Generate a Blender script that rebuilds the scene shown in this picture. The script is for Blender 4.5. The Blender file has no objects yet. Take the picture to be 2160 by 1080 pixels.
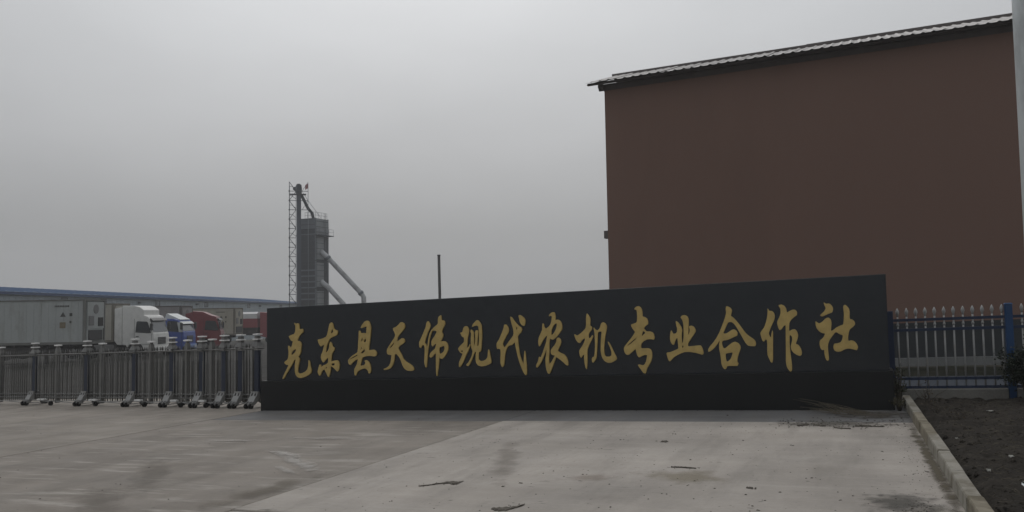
import bpy, bmesh, math, random
from mathutils import Vector, Matrix, noise
random.seed(7)
rad = math.radians
SC = bpy.context.scene
C = SC.collection
S = 0.02869                      # the whole site rises gently towards +X

# ------------------------------------------------------------------ camera
CAM = Vector((11.11115, -14.12357, 1.6 + S * 11.11115))
yaw, pitch, roll = -0.38633, 0.06279, -0.01716
fwd = Vector((math.sin(yaw) * math.cos(pitch), math.cos(yaw) * math.cos(pitch), math.sin(pitch)))
rt = Vector((math.cos(yaw), -math.sin(yaw), 0.0))
up = rt.cross(fwd)
r2 = rt * math.cos(roll) + up * math.sin(roll)
u2 = -rt * math.sin(roll) + up * math.cos(roll)
cam = bpy.data.cameras.new('camera')
cam.lens = 30.0; cam.sensor_width = 36.0
cam.clip_start = 0.05; cam.clip_end = 2000
co = bpy.data.objects.new('camera', cam); C.objects.link(co)
M = Matrix((r2, u2, -fwd)).transposed().to_4x4(); M.translation = CAM
co.matrix_world = M
SC.camera = co

# ------------------------------------------------------------------ sky, sun, exposure
SUN_EL, SUN_AZ = 46.0, -27.0      # the weak bright spot in the overcast, beyond the wall
w = bpy.data.worlds.new('World'); SC.world = w; w.use_nodes = True
nt = w.node_tree; nt.nodes.clear()
N = nt.nodes.new; LK = nt.links.new
out = N('ShaderNodeOutputWorld'); bg = N('ShaderNodeBackground'); LK(bg.outputs[0], out.inputs[0])
bg.inputs[1].default_value = 0.1
sky = N('ShaderNodeTexSky'); sky.sky_type = 'NISHITA'; sky.sun_disc = False
sky.sun_elevation = rad(SUN_EL); sky.sun_rotation = rad(SUN_AZ)
sky.air_density = 1.0; sky.dust_density = 6.0
tc = N('ShaderNodeTexCoord'); sp = N('ShaderNodeSeparateXYZ'); LK(tc.outputs['Generated'], sp.inputs[0])
rp = N('ShaderNodeValToRGB'); LK(sp.outputs['Z'], rp.inputs[0])
e = rp.color_ramp.elements
e[0].position = 0.0; e[0].color = (0.394, 0.402, 0.413, 1)
e[1].position = 1.0; e[1].color = (0.80, 0.81, 0.83, 1)
for p, c in ((0.09, (0.413, 0.422, 0.432)), (0.19, (0.548, 0.558, 0.572)), (0.36, (0.658, 0.676, 0.695))):
    k = rp.color_ramp.elements.new(p); k.color = (*c, 1)
mp = N('ShaderNodeMapping'); mp.inputs['Scale'].default_value = (1.2, 1.2, 3.4); LK(tc.outputs['Generated'], mp.inputs[0])
nz = N('ShaderNodeTexNoise'); nz.inputs['Scale'].default_value = 2.1; nz.inputs['Detail'].default_value = 4; nz.inputs['Roughness'].default_value = .5
LK(mp.outputs[0], nz.inputs[0])
mr = N('ShaderNodeMapRange'); mr.inputs[1].default_value = .3; mr.inputs[2].default_value = .7
mr.inputs[3].default_value = 9.45; mr.inputs[4].default_value = 10.55; LK(nz.outputs[0], mr.inputs[0])
sc_ = N('ShaderNodeVectorMath'); sc_.operation = 'SCALE'; LK(rp.outputs[0], sc_.inputs[0]); LK(mr.outputs[0], sc_.inputs['Scale'])
mx = N('ShaderNodeMix'); mx.data_type = 'RGBA'; mx.inputs[0].default_value = 0.04
sv = N('ShaderNodeVectorMath'); sv.operation = 'DOT_PRODUCT'; LK(tc.outputs['Generated'], sv.inputs[0])
sv.inputs[1].default_value = (math.sin(rad(SUN_AZ)) * math.cos(rad(SUN_EL)), math.cos(rad(SUN_AZ)) * math.cos(rad(SUN_EL)), math.sin(rad(SUN_EL)))
pw = N('ShaderNodeMath'); pw.operation = 'MAXIMUM'; LK(sv.outputs['Value'], pw.inputs[0]); pw.inputs[1].default_value = 0
p6 = N('ShaderNodeMath'); p6.operation = 'POWER'; LK(pw.outputs[0], p6.inputs[0]); p6.inputs[1].default_value = 7
ma = N('ShaderNodeMath'); ma.operation = 'MULTIPLY_ADD'; LK(p6.outputs[0], ma.inputs[0]); ma.inputs[1].default_value = .60; ma.inputs[2].default_value = .76
gl = N('ShaderNodeVectorMath'); gl.operation = 'SCALE'; LK(sc_.outputs[0], gl.inputs[0]); LK(ma.outputs[0], gl.inputs['Scale'])
LK(gl.outputs[0], mx.inputs[6]); LK(sky.outputs[0], mx.inputs[7]); LK(mx.outputs[2], bg.inputs[0])

sl = bpy.data.lights.new('sun', 'SUN'); sl.energy = 0.5; sl.angle = rad(22); sl.color = (1, .98, .95)
so = bpy.data.objects.new('sun', sl); C.objects.link(so)
sd = Vector((math.sin(rad(SUN_AZ)) * math.cos(rad(SUN_EL)), math.cos(rad(SUN_AZ)) * math.cos(rad(SUN_EL)), math.sin(rad(SUN_EL))))
so.rotation_euler = sd.to_track_quat('Z', 'Y').to_euler()
so.location = (0, 0, 40)
vs = SC.view_settings
vs.view_transform = 'Standard'; vs.look = 'None'; vs.gamma = 1; vs.use_curve_mapping = False
vs.exposure = 0.0
SC.cycles.max_bounces = 6; SC.cycles.volume_bounces = 1; SC.cycles.use_denoising = True
SC.cycles.transparent_max_bounces = 8

# ------------------------------------------------------------------ materials
MATS = {}
def pm(name, col, rough=.6, metal=0.0, var=.12, vs_=3.0, fine=0.0, fs=60.0, bump=0.0, bs=40.0, spec=.5, stretch=None,
       dirt=None, dirt_lo=.55, dirt_hi=.75, dirt_s=1.5, coords='world', wave=None, alpha=None):
    """procedural principled material: base colour times soft noise, optional fine grain, dirt patches, bump"""
    if name in MATS: return MATS[name]
    m = bpy.data.materials.new(name); m.use_nodes = True; t = m.node_tree
    b = t.nodes['Principled BSDF']; n = t.nodes.new; l = t.links.new
    if coords == 'world':
        g = n('ShaderNodeNewGeometry'); vec = g.outputs['Position']
    else:
        g = n('ShaderNodeTexCoord'); vec = g.outputs['Object']
    mp = n('ShaderNodeMapping'); l(vec, mp.inputs[0])
    if stretch: mp.inputs['Scale'].default_value = stretch
    a = n('ShaderNodeTexNoise'); a.inputs['Scale'].default_value = vs_; a.inputs['Detail'].default_value = 6; a.inputs['Roughness'].default_value = .6
    l(mp.outputs[0], a.inputs[0])
    r = n('ShaderNodeMapRange'); r.inputs[1].default_value = .3; r.inputs[2].default_value = .7
    r.inputs[3].default_value = 1 - var; r.inputs[4].default_value = 1 + var; l(a.outputs[0], r.inputs[0])
    v = r.outputs[0]
    if fine:
        f = n('ShaderNodeTexNoise'); f.inputs['Scale'].default_value = fs; f.inputs['Detail'].default_value = 3; l(vec, f.inputs[0])
        r3 = n('ShaderNodeMapRange'); r3.inputs[1].default_value = .25; r3.inputs[2].default_value = .75
        r3.inputs[3].default_value = 1 - fine; r3.inputs[4].default_value = 1 + fine; l(f.outputs[0], r3.inputs[0])
        mu = n('ShaderNodeMath'); mu.operation = 'MULTIPLY'; l(v, mu.inputs[0]); l(r3.outputs[0], mu.inputs[1]); v = mu.outputs[0]
    s_ = n('ShaderNodeVectorMath'); s_.operation = 'SCALE'; s_.inputs[0].default_value = col[:3]; l(v, s_.inputs['Scale'])
    cout = s_.outputs[0]
    if dirt:
        d = n('ShaderNodeTexNoise'); d.inputs['Scale'].default_value = dirt_s; d.inputs['Detail'].default_value = 8; d.inputs['Roughness'].default_value = .65
        l(mp.outputs[0], d.inputs[0])
        rr = n('ShaderNodeMapRange'); rr.inputs[1].default_value = dirt_lo; rr.inputs[2].default_value = dirt_hi; l(d.outputs[0], rr.inputs[0])
        mm = n('ShaderNodeMix'); mm.data_type = 'RGBA'; l(rr.outputs[0], mm.inputs[0]); l(cout, mm.inputs[6]); mm.inputs[7].default_value = (*dirt, 1)
        cout = mm.outputs[2]
    l(cout, b.inputs['Base Color'])
    b.inputs['Roughness'].default_value = rough; b.inputs['Metallic'].default_value = metal
    b.inputs['Specular IOR Level'].default_value = spec
    h = None
    if bump:
        c = n('ShaderNodeTexNoise'); c.inputs['Scale'].default_value = bs; c.inputs['Detail'].default_value = 5; l(vec, c.inputs[0])
        bb = n('ShaderNodeBump'); bb.inputs['Strength'].default_value = bump; bb.inputs['Distance'].default_value = .02
        l(c.outputs[0], bb.inputs['Height']); l(bb.outputs[0], b.inputs['Normal'])
    MATS[name] = m
    return m

def concrete(name, col, seed, scrape=.5, blot=.5, warm=(.30, .27, .235)):
    """trowelled site concrete: cloudy tone, tyre streaks, dark specks and wet blots, pale scrapes, fine pits"""
    m = bpy.data.materials.new(name); m.use_nodes = True; t = m.node_tree
    b = t.nodes['Principled BSDF']; n = t.nodes.new; l = t.links.new
    g = n('ShaderNodeNewGeometry')
    def mapped(scale, rot=0.0, off=(0, 0, 0)):
        q = n('ShaderNodeMapping'); q.inputs['Scale'].default_value = scale; q.inputs['Rotation'].default_value = (0, 0, rot)
        q.inputs['Location'].default_value = (off[0] + seed, off[1] - seed, off[2]); l(g.outputs['Position'], q.inputs[0]); return q.outputs[0]
    def noi(vec, s, det=5, ro=.6):
        q = n('ShaderNodeTexNoise'); q.inputs['Scale'].default_value = s; q.inputs['Detail'].default_value = det; q.inputs['Roughness'].default_value = ro
        l(vec, q.inputs[0]); return q.outputs[0]
    def rng(v, a, b_, c, d):
        q = n('ShaderNodeMapRange'); q.inputs[1].default_value = a; q.inputs[2].default_value = b_; q.inputs[3].default_value = c; q.inputs[4].default_value = d
        l(v, q.inputs[0]); return q.outputs[0]
    def mul(a, b_):
        q = n('ShaderNodeMath'); q.operation = 'MULTIPLY'; l(a, q.inputs[0])
        if hasattr(b_, 'links') or hasattr(b_, 'is_linked'): l(b_, q.inputs[1])
        else: q.inputs[1].default_value = b_
        return q.outputs[0]
    def mix(f, a, c):
        q = n('ShaderNodeMix'); q.data_type = 'RGBA'; l(f, q.inputs[0]); l(a, q.inputs[6]); q.inputs[7].default_value = (*c, 1); return q.outputs[2]
    v = rng(noi(mapped((1, 1, 1)), .45, 6, .6), .3, .7, .80, 1.17)
    v = mul(v, rng(noi(mapped((.35, 1.6, 1), .25), 1.3, 6, .65), .3, .7, .90, 1.09))
    v = mul(v, rng(noi(mapped((2.2, .22, 1), -.45), 1.1, 4, .55), .35, .7, 1.05, .90))
    v = mul(v, rng(noi(mapped((1, 1, 1)), 22, 4, .7), .25, .75, .93, 1.07))
    s_ = n('ShaderNodeVectorMath'); s_.operation = 'SCALE'; s_.inputs[0].default_value = col; l(v, s_.inputs['Scale'])
    c = s_.outputs[0]
    c = mix(mul(rng(noi(mapped((1, 1, 1), 0, (7, 3, 0)), .8, 3), .5, .75, 0, 1), .45), c, warm)
    # pale scraped streaks
    c = mix(mul(rng(noi(mapped((.5, 3.2, 1), .5, (3, 9, 0)), 1.7, 7, .62), .55, .68, 0, 1), scrape * .75), c, (.40, .375, .34))
    c = mix(mul(rng(noi(mapped((2.6, .5, 1), .25, (41, 2, 0)), .9, 6, .6), .52, .66, 0, 1), .28), c, (.13, .12, .105))
    # dark blots and specks
    c = mix(mul(rng(noi(mapped((.8, 2.0, 1), .1, (13, 5, 0)), 2.3, 8, .72), .635, .72, 0, 1), blot), c, (.085, .078, .068))
    c = mix(mul(rng(noi(mapped((1, 1.3, 1), 0, (31, 5, 0)), 9, 3, .5), .70, .76, 0, 1), blot), c, (.07, .064, .056))
    l(c, b.inputs['Base Color'])
    l(rng(noi(mapped((1, 1, 1)), 1.3, 4), .3, .7, .7, .95), b.inputs['Roughness'])
    b.inputs['Specular IOR Level'].default_value = .3
    bb = n('ShaderNodeBump'); bb.inputs['Strength'].default_value = .35; bb.inputs['Distance'].default_value = .01
    l(noi(mapped((1, 1, 1)), 35, 6, .7), bb.inputs['Height']); l(bb.outputs[0], b.inputs['Normal'])
    MATS[name] = m
    return m

def glass(name, tint=(.02, .025, .03), rough=.06):
    return pm(name, tint, rough, 0, .05, 2, spec=.7)

def wall_render(name, col):
    """painted render on the brown building: broad tonal drift, trowel grain, faint rain marks"""
    m = pm(name, col, .88, 0, .05, .12, fine=.03, fs=25, bump=.15, bs=30, spec=.25, dirt=(col[0] * .86, col[1] * .86, col[2] * .86), dirt_lo=.5, dirt_hi=.8, dirt_s=.25, stretch=(1, 1, .3))
    return m

# ------------------------------------------------------------------ mesh helpers
class MB:
    """collects simple solids and links them as ONE mesh object"""
    def __init__(s): s.v = []; s.f = []; s.sm = []
    def add(s, vs_, fs_, smooth=False):
        o = len(s.v); s.v += [Vector(q) for q in vs_]
        for q in fs_: s.f.append([o + i for i in q]); s.sm.append(smooth)
        return s
    def box(s, x0, y0, z0, x1, y1, z1):
        v = [(x0, y0, z0), (x1, y0, z0), (x1, y1, z0), (x0, y1, z0), (x0, y0, z1), (x1, y0, z1), (x1, y1, z1), (x0, y1, z1)]
        return s.add(v, [(0, 3, 2, 1), (4, 5, 6, 7), (0, 1, 5, 4), (1, 2, 6, 5), (2, 3, 7, 6), (3, 0, 4, 7)])
    def taper(s, c0, a0, b0, z0, c1, a1, b1, z1):
        v = [(c0[0] + i * a0, c0[1] + j * b0, z0) for i, j in ((-1, -1), (1, -1), (1, 1), (-1, 1))] + [(c1[0] + i * a1, c1[1] + j * b1, z1) for i, j in ((-1, -1), (1, -1), (1, 1), (-1, 1))]
        return s.add(v, [(0, 3, 2, 1), (4, 5, 6, 7), (0, 1, 5, 4), (1, 2, 6, 5), (2, 3, 7, 6), (3, 0, 4, 7)])
    def tube(s, pts, r, n=8, r_end=None, smooth=True):
        pts = [Vector(p) for p in pts]; k = len(pts); vs_ = []; fs_ = []
        for i, p in enumerate(pts):
            d = (pts[min(i + 1, k - 1)] - pts[max(i - 1, 0)]).normalized()
            a = d.cross(Vector((0, 0, 1)));
            if a.length < 1e-3: a = d.cross(Vector((1, 0, 0)))
            a.normalize(); b = d.cross(a)
            rr = r if not isinstance(r, (list, tuple)) else r[i]
            if r_end is not None: rr = r + (r_end - r) * i / max(1, k - 1)
            for j in range(n):
                t = 2 * math.pi * j / n
                vs_.append(p + (a * math.cos(t) + b * math.sin(t)) * rr)
        for i in range(k - 1):
            for j in range(n):
                j2 = (j + 1) % n
                fs_.append((i * n + j, i * n + j2, (i + 1) * n + j2, (i + 1) * n + j))
        s.add(vs_, fs_, smooth)
        o = len(s.v) - k * n
        s.f.append([o + j for j in range(n)][::-1]); s.sm.append(False)
        s.f.append([o + (k - 1) * n + j for j in range(n)]); s.sm.append(False)
        return s
    def disc(s, c, ax, r, wd, n=20):
        c = Vector(c); ax = Vector(ax).normalized()
        return s.tube([c - ax * wd / 2, c + ax * wd / 2], r, n)
    def prism(s, prof, y0, y1, axis='y'):
        """closed profile of (x,z) pushed from y0 to y1"""
        k = len(prof)
        if axis == 'y': v = [(x, y0, z) for x, z in prof] + [(x, y1, z) for x, z in prof]
        else: v = [(y0, x, z) for x, z in prof] + [(y1, x, z) for x, z in prof]
        f = [tuple(range(k)), tuple(range(2 * k - 1, k - 1, -1))] + [(i, k + i, k + (i + 1) % k, (i + 1) % k) for i in range(k)]
        return s.add(v, f)
    def mesh(s, name, mat, slope=False, bevel=0, recalc=True):
        me = bpy.data.meshes.new(name)
        vv = [(q.x, q.y, q.z + S * q.x) if slope else tuple(q) for q in s.v]
        me.from_pydata(vv, [], s.f)
        me.polygons.foreach_set('use_smooth', s.sm)
        if recalc or bevel:
            bm = bmesh.new(); bm.from_mesh(me)
            bmesh.ops.recalc_face_normals(bm, faces=bm.faces)
            if bevel:
                ed = [x for x in bm.edges if len(x.link_faces) == 2 and x.calc_face_angle(0) > .5]
                bmesh.ops.bevel(bm, geom=ed, offset=bevel, segments=2, profile=.6, affect='EDGES', clamp_overlap=True)
            bm.to_mesh(me); bm.free()
        me.materials.append(mat); me.update()
        return me
    def build(s, name, mat, parent=None, slope=False, bevel=0, **kw):
        o = bpy.data.objects.new(name, s.mesh(name, mat, slope, bevel)); C.objects.link(o)
        if parent: o.parent = parent
        tag(o, **kw)
        return o

def tag(o, label=None, cat=None, group=None, kind=None):
    if label: o['label'] = label
    if cat: o['category'] = cat
    if group: o['group'] = group
    if kind: o['kind'] = kind
    return o
def thing(name, loc, rz=0.0, label=None, cat=None, group=None, kind=None):
    o = bpy.data.objects.new(name, None); C.objects.link(o)
    o.location = loc; o.rotation_euler = (0, 0, rz); o.empty_display_size = .2
    return tag(o, label, cat, group, kind)
def link_mesh(name, me, parent=None, loc=(0, 0, 0), rz=0.0, sc=None, rot=None):
    o = bpy.data.objects.new(name, me); C.objects.link(o); o.location = loc
    o.rotation_euler = rot if rot else (0, 0, rz)
    if sc: o.scale = sc
    if parent: o.parent = parent
    return o
def gz(x, y=0): return S * x
def fbm(x, y, s, o=4):
    return noise.fractal(Vector((x * s, y * s, 3.3)), 1.0, 2.0, o)
GLYPHS = [
 ("\u514b",[[679,1712,719,1686,752,1700,792,1689,804,1634,801,1586,840,1578,879,1589,894,1564,891,1516,840,1481,800,1440,771,1387,756,1353,788,1350,832,1330,857,1287,847,1227,839,1131,810,1071,773,1030,805,1013,810,975,788,890,769,806,764,746,790,707,860,711,947,743,998,790,1017,850,1024,910,1020,970,1049,933,1063,849,1089,776,1084,717,1034,682,947,641,831,619,765,638,717,687,700,759,700,856,712,953,718,995,685,977,627,882,553,786,479,678,432,609,402,616,435,691,509,811,553,886,494,887,449,922,457,952,524,987,541,1029,550,1090,550,1163,538,1224,539,1266,575,1241,600,1210,634,1270,649,1330,657,1347,612,1361,576,1411,553,1448,605,1471,679,1489,708,1528,716,1595,713,1656],[612,1100,634,1142,686,1183,737,1194,718,1146,671,1099,619,1070]]),
 ("\u4e1c",[[1552,1690,1591,1653,1608,1569,1643,1538,1692,1522,1699,1488,1685,1441,1635,1419,1565,1397,1515,1369,1479,1305,1444,1222,1429,1151,1419,1092,1471,1132,1500,1185,1510,1268,1529,1318,1564,1272,1578,1219,1620,1194,1624,1164,1592,1111,1563,1076,1556,1017,1546,946,1541,925,1605,941,1675,952,1717,931,1734,871,1730,800,1709,742,1685,733,1632,784,1583,821,1538,839,1534,768,1519,698,1495,629,1469,639,1441,699,1413,747,1399,777,1364,771,1328,730,1303,671,1271,660,1246,708,1235,738,1257,809,1278,874,1310,870,1304,814,1364,855,1442,881,1475,903,1483,948,1481,1019,1433,972,1364,908,1336,951,1310,1011,1322,1070,1351,1117,1372,1189,1394,1260,1351,1249,1308,1224,1287,1251,1259,1299,1237,1358,1266,1365,1352,1380,1430,1408,1459,1449,1480,1531,1502,1614,1516,1661],[1537,1472,1565,1540,1582,1564,1600,1497,1579,1480],[1409,806,1449,835,1459,815,1430,792],[1545,877,1591,898,1640,891,1611,844,1562,851]]),
 ("\u53bf",[[2223,1564,2250,1614,2309,1674,2360,1691,2404,1671,2432,1613,2446,1550,2438,1438,2423,1325,2404,1213,2392,1120,2443,1127,2501,1133,2544,1110,2573,1066,2558,1016,2522,1005,2420,1019,2333,1013,2263,995,2245,967,2222,893,2203,833,2259,836,2310,856,2322,891,2300,929,2340,938,2390,908,2419,857,2436,801,2440,739,2421,687,2389,690,2378,734,2338,772,2302,785,2229,767,2155,731,2126,694,2111,651,2081,657,2071,720,2075,777,2104,820,2134,870,2149,932,2154,967,2083,933,2024,891,1994,851,1957,867,1938,899,1932,937,1958,974,2025,1029,2099,1065,2147,1093,2158,1170,2162,1271,2174,1371,2178,1503,2205,1498,2222,1451,2278,1456,2344,1447,2348,1516,2355,1585,2315,1573,2264,1557,2231,1551],[1972,964,2039,1007,2147,1052,2147,1030,2069,994,1980,955],[2221,1282,2240,1356,2270,1353,2255,1306],[2280,1292,2303,1335,2338,1353,2335,1278,2309,1276],[2209,1131,2229,1187,2252,1189,2234,1143],[2210,1066,2246,1105,2308,1156,2312,1103,2260,1067]]),
 ("\u5929",[[3113,1630,3162,1610,3186,1566,3175,1511,3126,1457,3083,1416,3047,1374,3021,1338,3013,1267,3068,1299,3117,1331,3159,1321,3180,1283,3173,1253,3123,1217,3066,1188,3035,1146,3065,1090,3107,1021,3141,947,3197,890,3273,852,3336,808,3367,759,3363,728,3314,715,3223,727,3167,762,3126,825,3099,899,3064,973,3015,1023,2980,1049,2959,1013,2951,927,2921,841,2871,774,2800,751,2728,743,2718,765,2779,782,2836,818,2872,879,2887,965,2895,1024,2838,1028,2798,1047,2793,1103,2803,1140,2854,1213,2912,1285,2952,1334,2981,1394,2956,1457,2928,1505,2935,1526,2999,1548,3056,1589,3085,1625],[2846,1151,2897,1209,2955,1272,2947,1232,2911,1184,2860,1146]]),
 ("\u4f1f",[[3669,1632,3705,1591,3723,1548,3708,1494,3673,1434,3638,1351,3605,1254,3598,1230,3625,1199,3645,1141,3658,1168,3677,1301,3704,1397,3742,1462,3767,1480,3797,1509,3846,1544,3880,1573,3881,1657,3895,1699,3939,1728,3950,1691,3951,1630,3983,1631,4016,1610,4025,1561,4001,1514,3967,1460,3953,1413,3975,1388,3983,1345,3958,1292,3926,1238,3971,1249,4025,1241,4065,1204,4084,1144,4079,1084,4049,1024,4007,965,3960,924,3919,934,3901,962,3891,872,3880,776,3862,680,3857,617,3838,614,3830,680,3829,777,3830,873,3831,970,3830,1042,3791,1007,3756,965,3715,952,3695,985,3716,1039,3765,1080,3813,1115,3834,1175,3837,1211,3800,1188,3759,1153,3741,1190,3740,1250,3767,1298,3816,1357,3851,1416,3848,1440,3810,1450,3772,1449,3753,1432,3725,1372,3699,1288,3682,1167,3666,1083,3654,974,3642,865,3635,783,3617,775,3597,817,3587,878,3592,975,3600,1072,3598,1145,3581,1194,3546,1183,3518,1135,3493,1148,3484,1197,3485,1246,3520,1306,3556,1378,3591,1450,3626,1521,3641,1594],[3907,1136,3963,1153,4003,1166,4012,1122,3995,1062,3941,1021,3905,1020,3898,1076]]),
 ("\u73b0",[[4429,1504,4469,1502,4498,1465,4510,1417,4496,1346,4475,1275,4470,1192,4466,1127,4483,1108,4520,1173,4535,1166,4489,1061,4441,979,4407,908,4373,838,4319,765,4297,780,4298,851,4335,922,4362,981,4376,1010,4330,1029,4297,1072,4284,1102,4318,1143,4365,1183,4405,1218,4410,1266,4407,1301,4367,1321,4348,1357,4332,1390,4375,1398,4389,1445,4403,1483],[4337,1065,4377,1073,4380,1040,4353,1031],[4568,1487,4582,1528,4622,1568,4662,1607,4701,1594,4733,1552,4756,1515,4763,1420,4765,1302,4753,1184,4744,1066,4724,1033,4698,1032,4691,973,4687,902,4722,866,4787,870,4839,892,4872,945,4877,1015,4887,1074,4906,1044,4918,967,4939,873,4935,826,4889,803,4824,781,4746,773,4681,790,4643,838,4633,903,4639,986,4646,1045,4613,1022,4586,963,4552,881,4511,811,4485,782,4452,791,4448,818,4486,847,4526,905,4560,976,4578,1047,4555,1106,4541,1190,4545,1285,4553,1368,4538,1404,4547,1442,4580,1421,4599,1384,4604,1283,4605,1188,4615,1123,4629,1211,4635,1306,4625,1389,4646,1424,4685,1417,4688,1363,4676,1269,4668,1186,4665,1133,4697,1148,4709,1268,4707,1387,4699,1482,4680,1509,4634,1508,4594,1497]]),
 ("\u4ee3",[[5321,1638,5349,1631,5386,1580,5429,1526,5479,1472,5528,1441,5544,1405,5527,1359,5488,1326,5459,1286,5465,1193,5475,1088,5488,983,5518,878,5560,787,5567,854,5572,935,5583,1033,5599,992,5605,899,5616,784,5622,680,5616,611,5593,603,5557,652,5515,751,5479,844,5450,949,5427,1054,5406,1160,5398,1189,5372,1161,5346,1136,5302,1134,5266,1111,5230,1048,5210,979,5198,885,5188,792,5161,749,5136,770,5118,829,5120,911,5127,992,5125,1063,5091,1085,5061,1074,5049,1123,5054,1182,5093,1233,5126,1297,5160,1366,5193,1447,5204,1505,5239,1504,5272,1468,5292,1420,5281,1362,5241,1305,5195,1224,5165,1167,5181,1120,5203,1093,5239,1141,5284,1198,5329,1249,5368,1295,5384,1335,5377,1417,5353,1500,5333,1571],[5432,1476,5457,1437,5452,1406,5431,1406],[5495,1666,5532,1650,5582,1613,5610,1565,5598,1479,5573,1466,5529,1499,5505,1540,5494,1599,5482,1646]]),
 ("\u519c",[[6053,1628,6072,1656,6115,1686,6152,1685,6171,1646,6174,1594,6167,1540,6203,1555,6246,1540,6281,1499,6295,1441,6291,1384,6259,1340,6216,1284,6166,1234,6117,1207,6084,1220,6069,1232,6051,1164,6047,1084,6049,1003,6038,912,6036,844,6047,786,6078,814,6110,865,6141,915,6151,935,6105,943,6079,968,6077,1026,6108,1070,6151,1115,6183,1171,6190,1228,6221,1243,6257,1214,6270,1168,6254,1112,6223,1056,6201,1011,6251,975,6323,945,6364,893,6390,825,6388,754,6355,763,6314,804,6261,850,6201,891,6174,907,6146,841,6107,751,6069,660,6043,615,6011,633,5988,696,5977,776,5975,868,5990,959,5998,1051,5978,1005,5940,915,5888,813,5851,767,5819,730,5795,746,5808,791,5840,848,5854,919,5884,899,5923,984,5955,1063,5988,1154,6008,1234,6017,1291,5977,1258,5933,1202,5895,1134,5864,1096,5850,1135,5847,1193,5861,1261,5893,1318,5925,1386,5926,1443,5933,1498,5952,1488,5963,1430,5987,1401,6042,1433,6080,1472,6100,1540,6110,1609,6093,1632,6065,1620],[6088,1300,6096,1380,6128,1447,6172,1491,6200,1485,6195,1433,6169,1366,6131,1310,6100,1286]]),
 ("\u673a",[[6744,1639,6769,1611,6805,1555,6804,1495,6796,1423,6833,1404,6826,1356,6793,1321,6767,1280,6772,1208,6804,1219,6836,1266,6848,1241,6815,1170,6776,1100,6743,1029,6737,945,6738,849,6732,754,6723,685,6704,712,6687,790,6680,886,6684,944,6652,917,6626,879,6605,918,6596,985,6604,1020,6649,1079,6695,1156,6709,1210,6684,1211,6645,1182,6613,1135,6575,1148,6544,1191,6524,1240,6510,1292,6558,1260,6616,1291,6674,1337,6719,1384,6731,1450,6730,1546],[6858,1394,6885,1360,6919,1337,6963,1363,6986,1416,6997,1457,7028,1477,7071,1455,7095,1406,7087,1341,7066,1258,7049,1151,7036,1033,7040,937,7063,889,7131,888,7168,910,7168,970,7147,1041,7112,1120,7110,1144,7139,1107,7174,1041,7209,957,7239,903,7257,861,7246,832,7203,809,7153,786,7098,788,7043,818,7001,879,6979,975,6981,1082,6990,1201,7003,1296,7000,1322,6956,1321,6934,1301,6928,1203,6919,1084,6910,976,6902,881,6876,834,6844,797,6821,805,6818,862,6833,889,6858,892,6873,965,6882,1085,6881,1204,6875,1324]]),
 ("\u4e13",[[7584,1682,7609,1711,7652,1723,7687,1701,7710,1659,7718,1600,7715,1545,7755,1534,7790,1509,7810,1461,7805,1409,7763,1387,7733,1347,7749,1323,7780,1290,7832,1291,7879,1275,7901,1242,7912,1195,7901,1152,7852,1164,7780,1162,7720,1131,7683,1085,7675,1015,7740,1013,7800,1014,7841,993,7863,940,7864,870,7841,789,7798,720,7773,686,7753,611,7735,594,7706,611,7660,676,7617,738,7638,747,7697,728,7733,745,7764,803,7779,884,7776,905,7726,903,7677,880,7641,864,7612,900,7596,970,7585,1012,7541,972,7492,932,7461,909,7419,922,7392,964,7385,1023,7405,1064,7455,1121,7517,1190,7567,1259,7586,1294,7563,1324,7534,1366,7515,1416,7566,1430,7620,1451,7629,1533,7627,1616,7620,1661,7590,1667],[7429,1055,7478,1101,7552,1157,7608,1195,7601,1173,7527,1113,7465,1071],[7694,1230,7712,1283,7727,1309,7762,1270,7735,1247,7701,1218]]),
 ("\u4e1a",[[8273,1447,8307,1427,8335,1389,8362,1342,8376,1289,8365,1238,8363,1157,8368,1082,8384,1088,8398,1179,8401,1294,8399,1398,8383,1468,8355,1503,8374,1530,8420,1540,8465,1516,8485,1475,8482,1383,8475,1269,8470,1206,8492,1234,8503,1302,8487,1351,8524,1363,8569,1340,8594,1293,8589,1253,8548,1197,8500,1130,8464,1074,8460,1022,8531,1026,8600,1033,8668,1036,8690,999,8705,953,8712,905,8692,883,8641,903,8574,922,8483,936,8402,936,8344,916,8285,889,8226,856,8190,817,8154,786,8132,818,8116,876,8106,931,8170,938,8241,965,8306,992,8302,1067,8295,1159,8288,1183,8257,1126,8232,1058,8209,1064,8187,1094,8171,1152,8177,1244,8193,1299,8209,1266,8226,1237,8267,1241,8290,1263,8296,1321,8282,1379],[8368,1040,8386,1047,8390,1007,8367,1005]]),
 ("\u5408",[[9098,1656,9137,1641,9169,1617,9185,1582,9175,1537,9162,1495,9198,1469,9240,1422,9293,1352,9345,1272,9398,1197,9451,1151,9504,1115,9535,1075,9542,1031,9527,998,9467,1002,9419,1012,9382,1058,9341,1137,9300,1217,9258,1297,9216,1366,9173,1400,9118,1395,9094,1349,9064,1282,9032,1217,9078,1211,9124,1235,9169,1267,9202,1277,9240,1259,9261,1219,9254,1174,9210,1158,9153,1132,9097,1111,9030,1104,9010,1080,9014,1024,9034,972,9071,983,9117,1021,9173,1064,9218,1078,9267,1056,9298,1015,9302,971,9272,893,9248,815,9241,759,9262,731,9244,692,9183,693,9117,695,9078,690,9066,651,9038,643,9011,680,8994,731,8988,821,8979,900,8965,969,8967,1036,8974,1081,8982,1121,8945,1060,8881,982,8823,938,8792,928,8788,962,8815,1012,8873,1073,8931,1151,8979,1240,9027,1351,9076,1474,9095,1552,9089,1611],[9063,893,9113,903,9179,912,9167,862,9143,806,9109,773,9075,757,9063,819]]),
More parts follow.
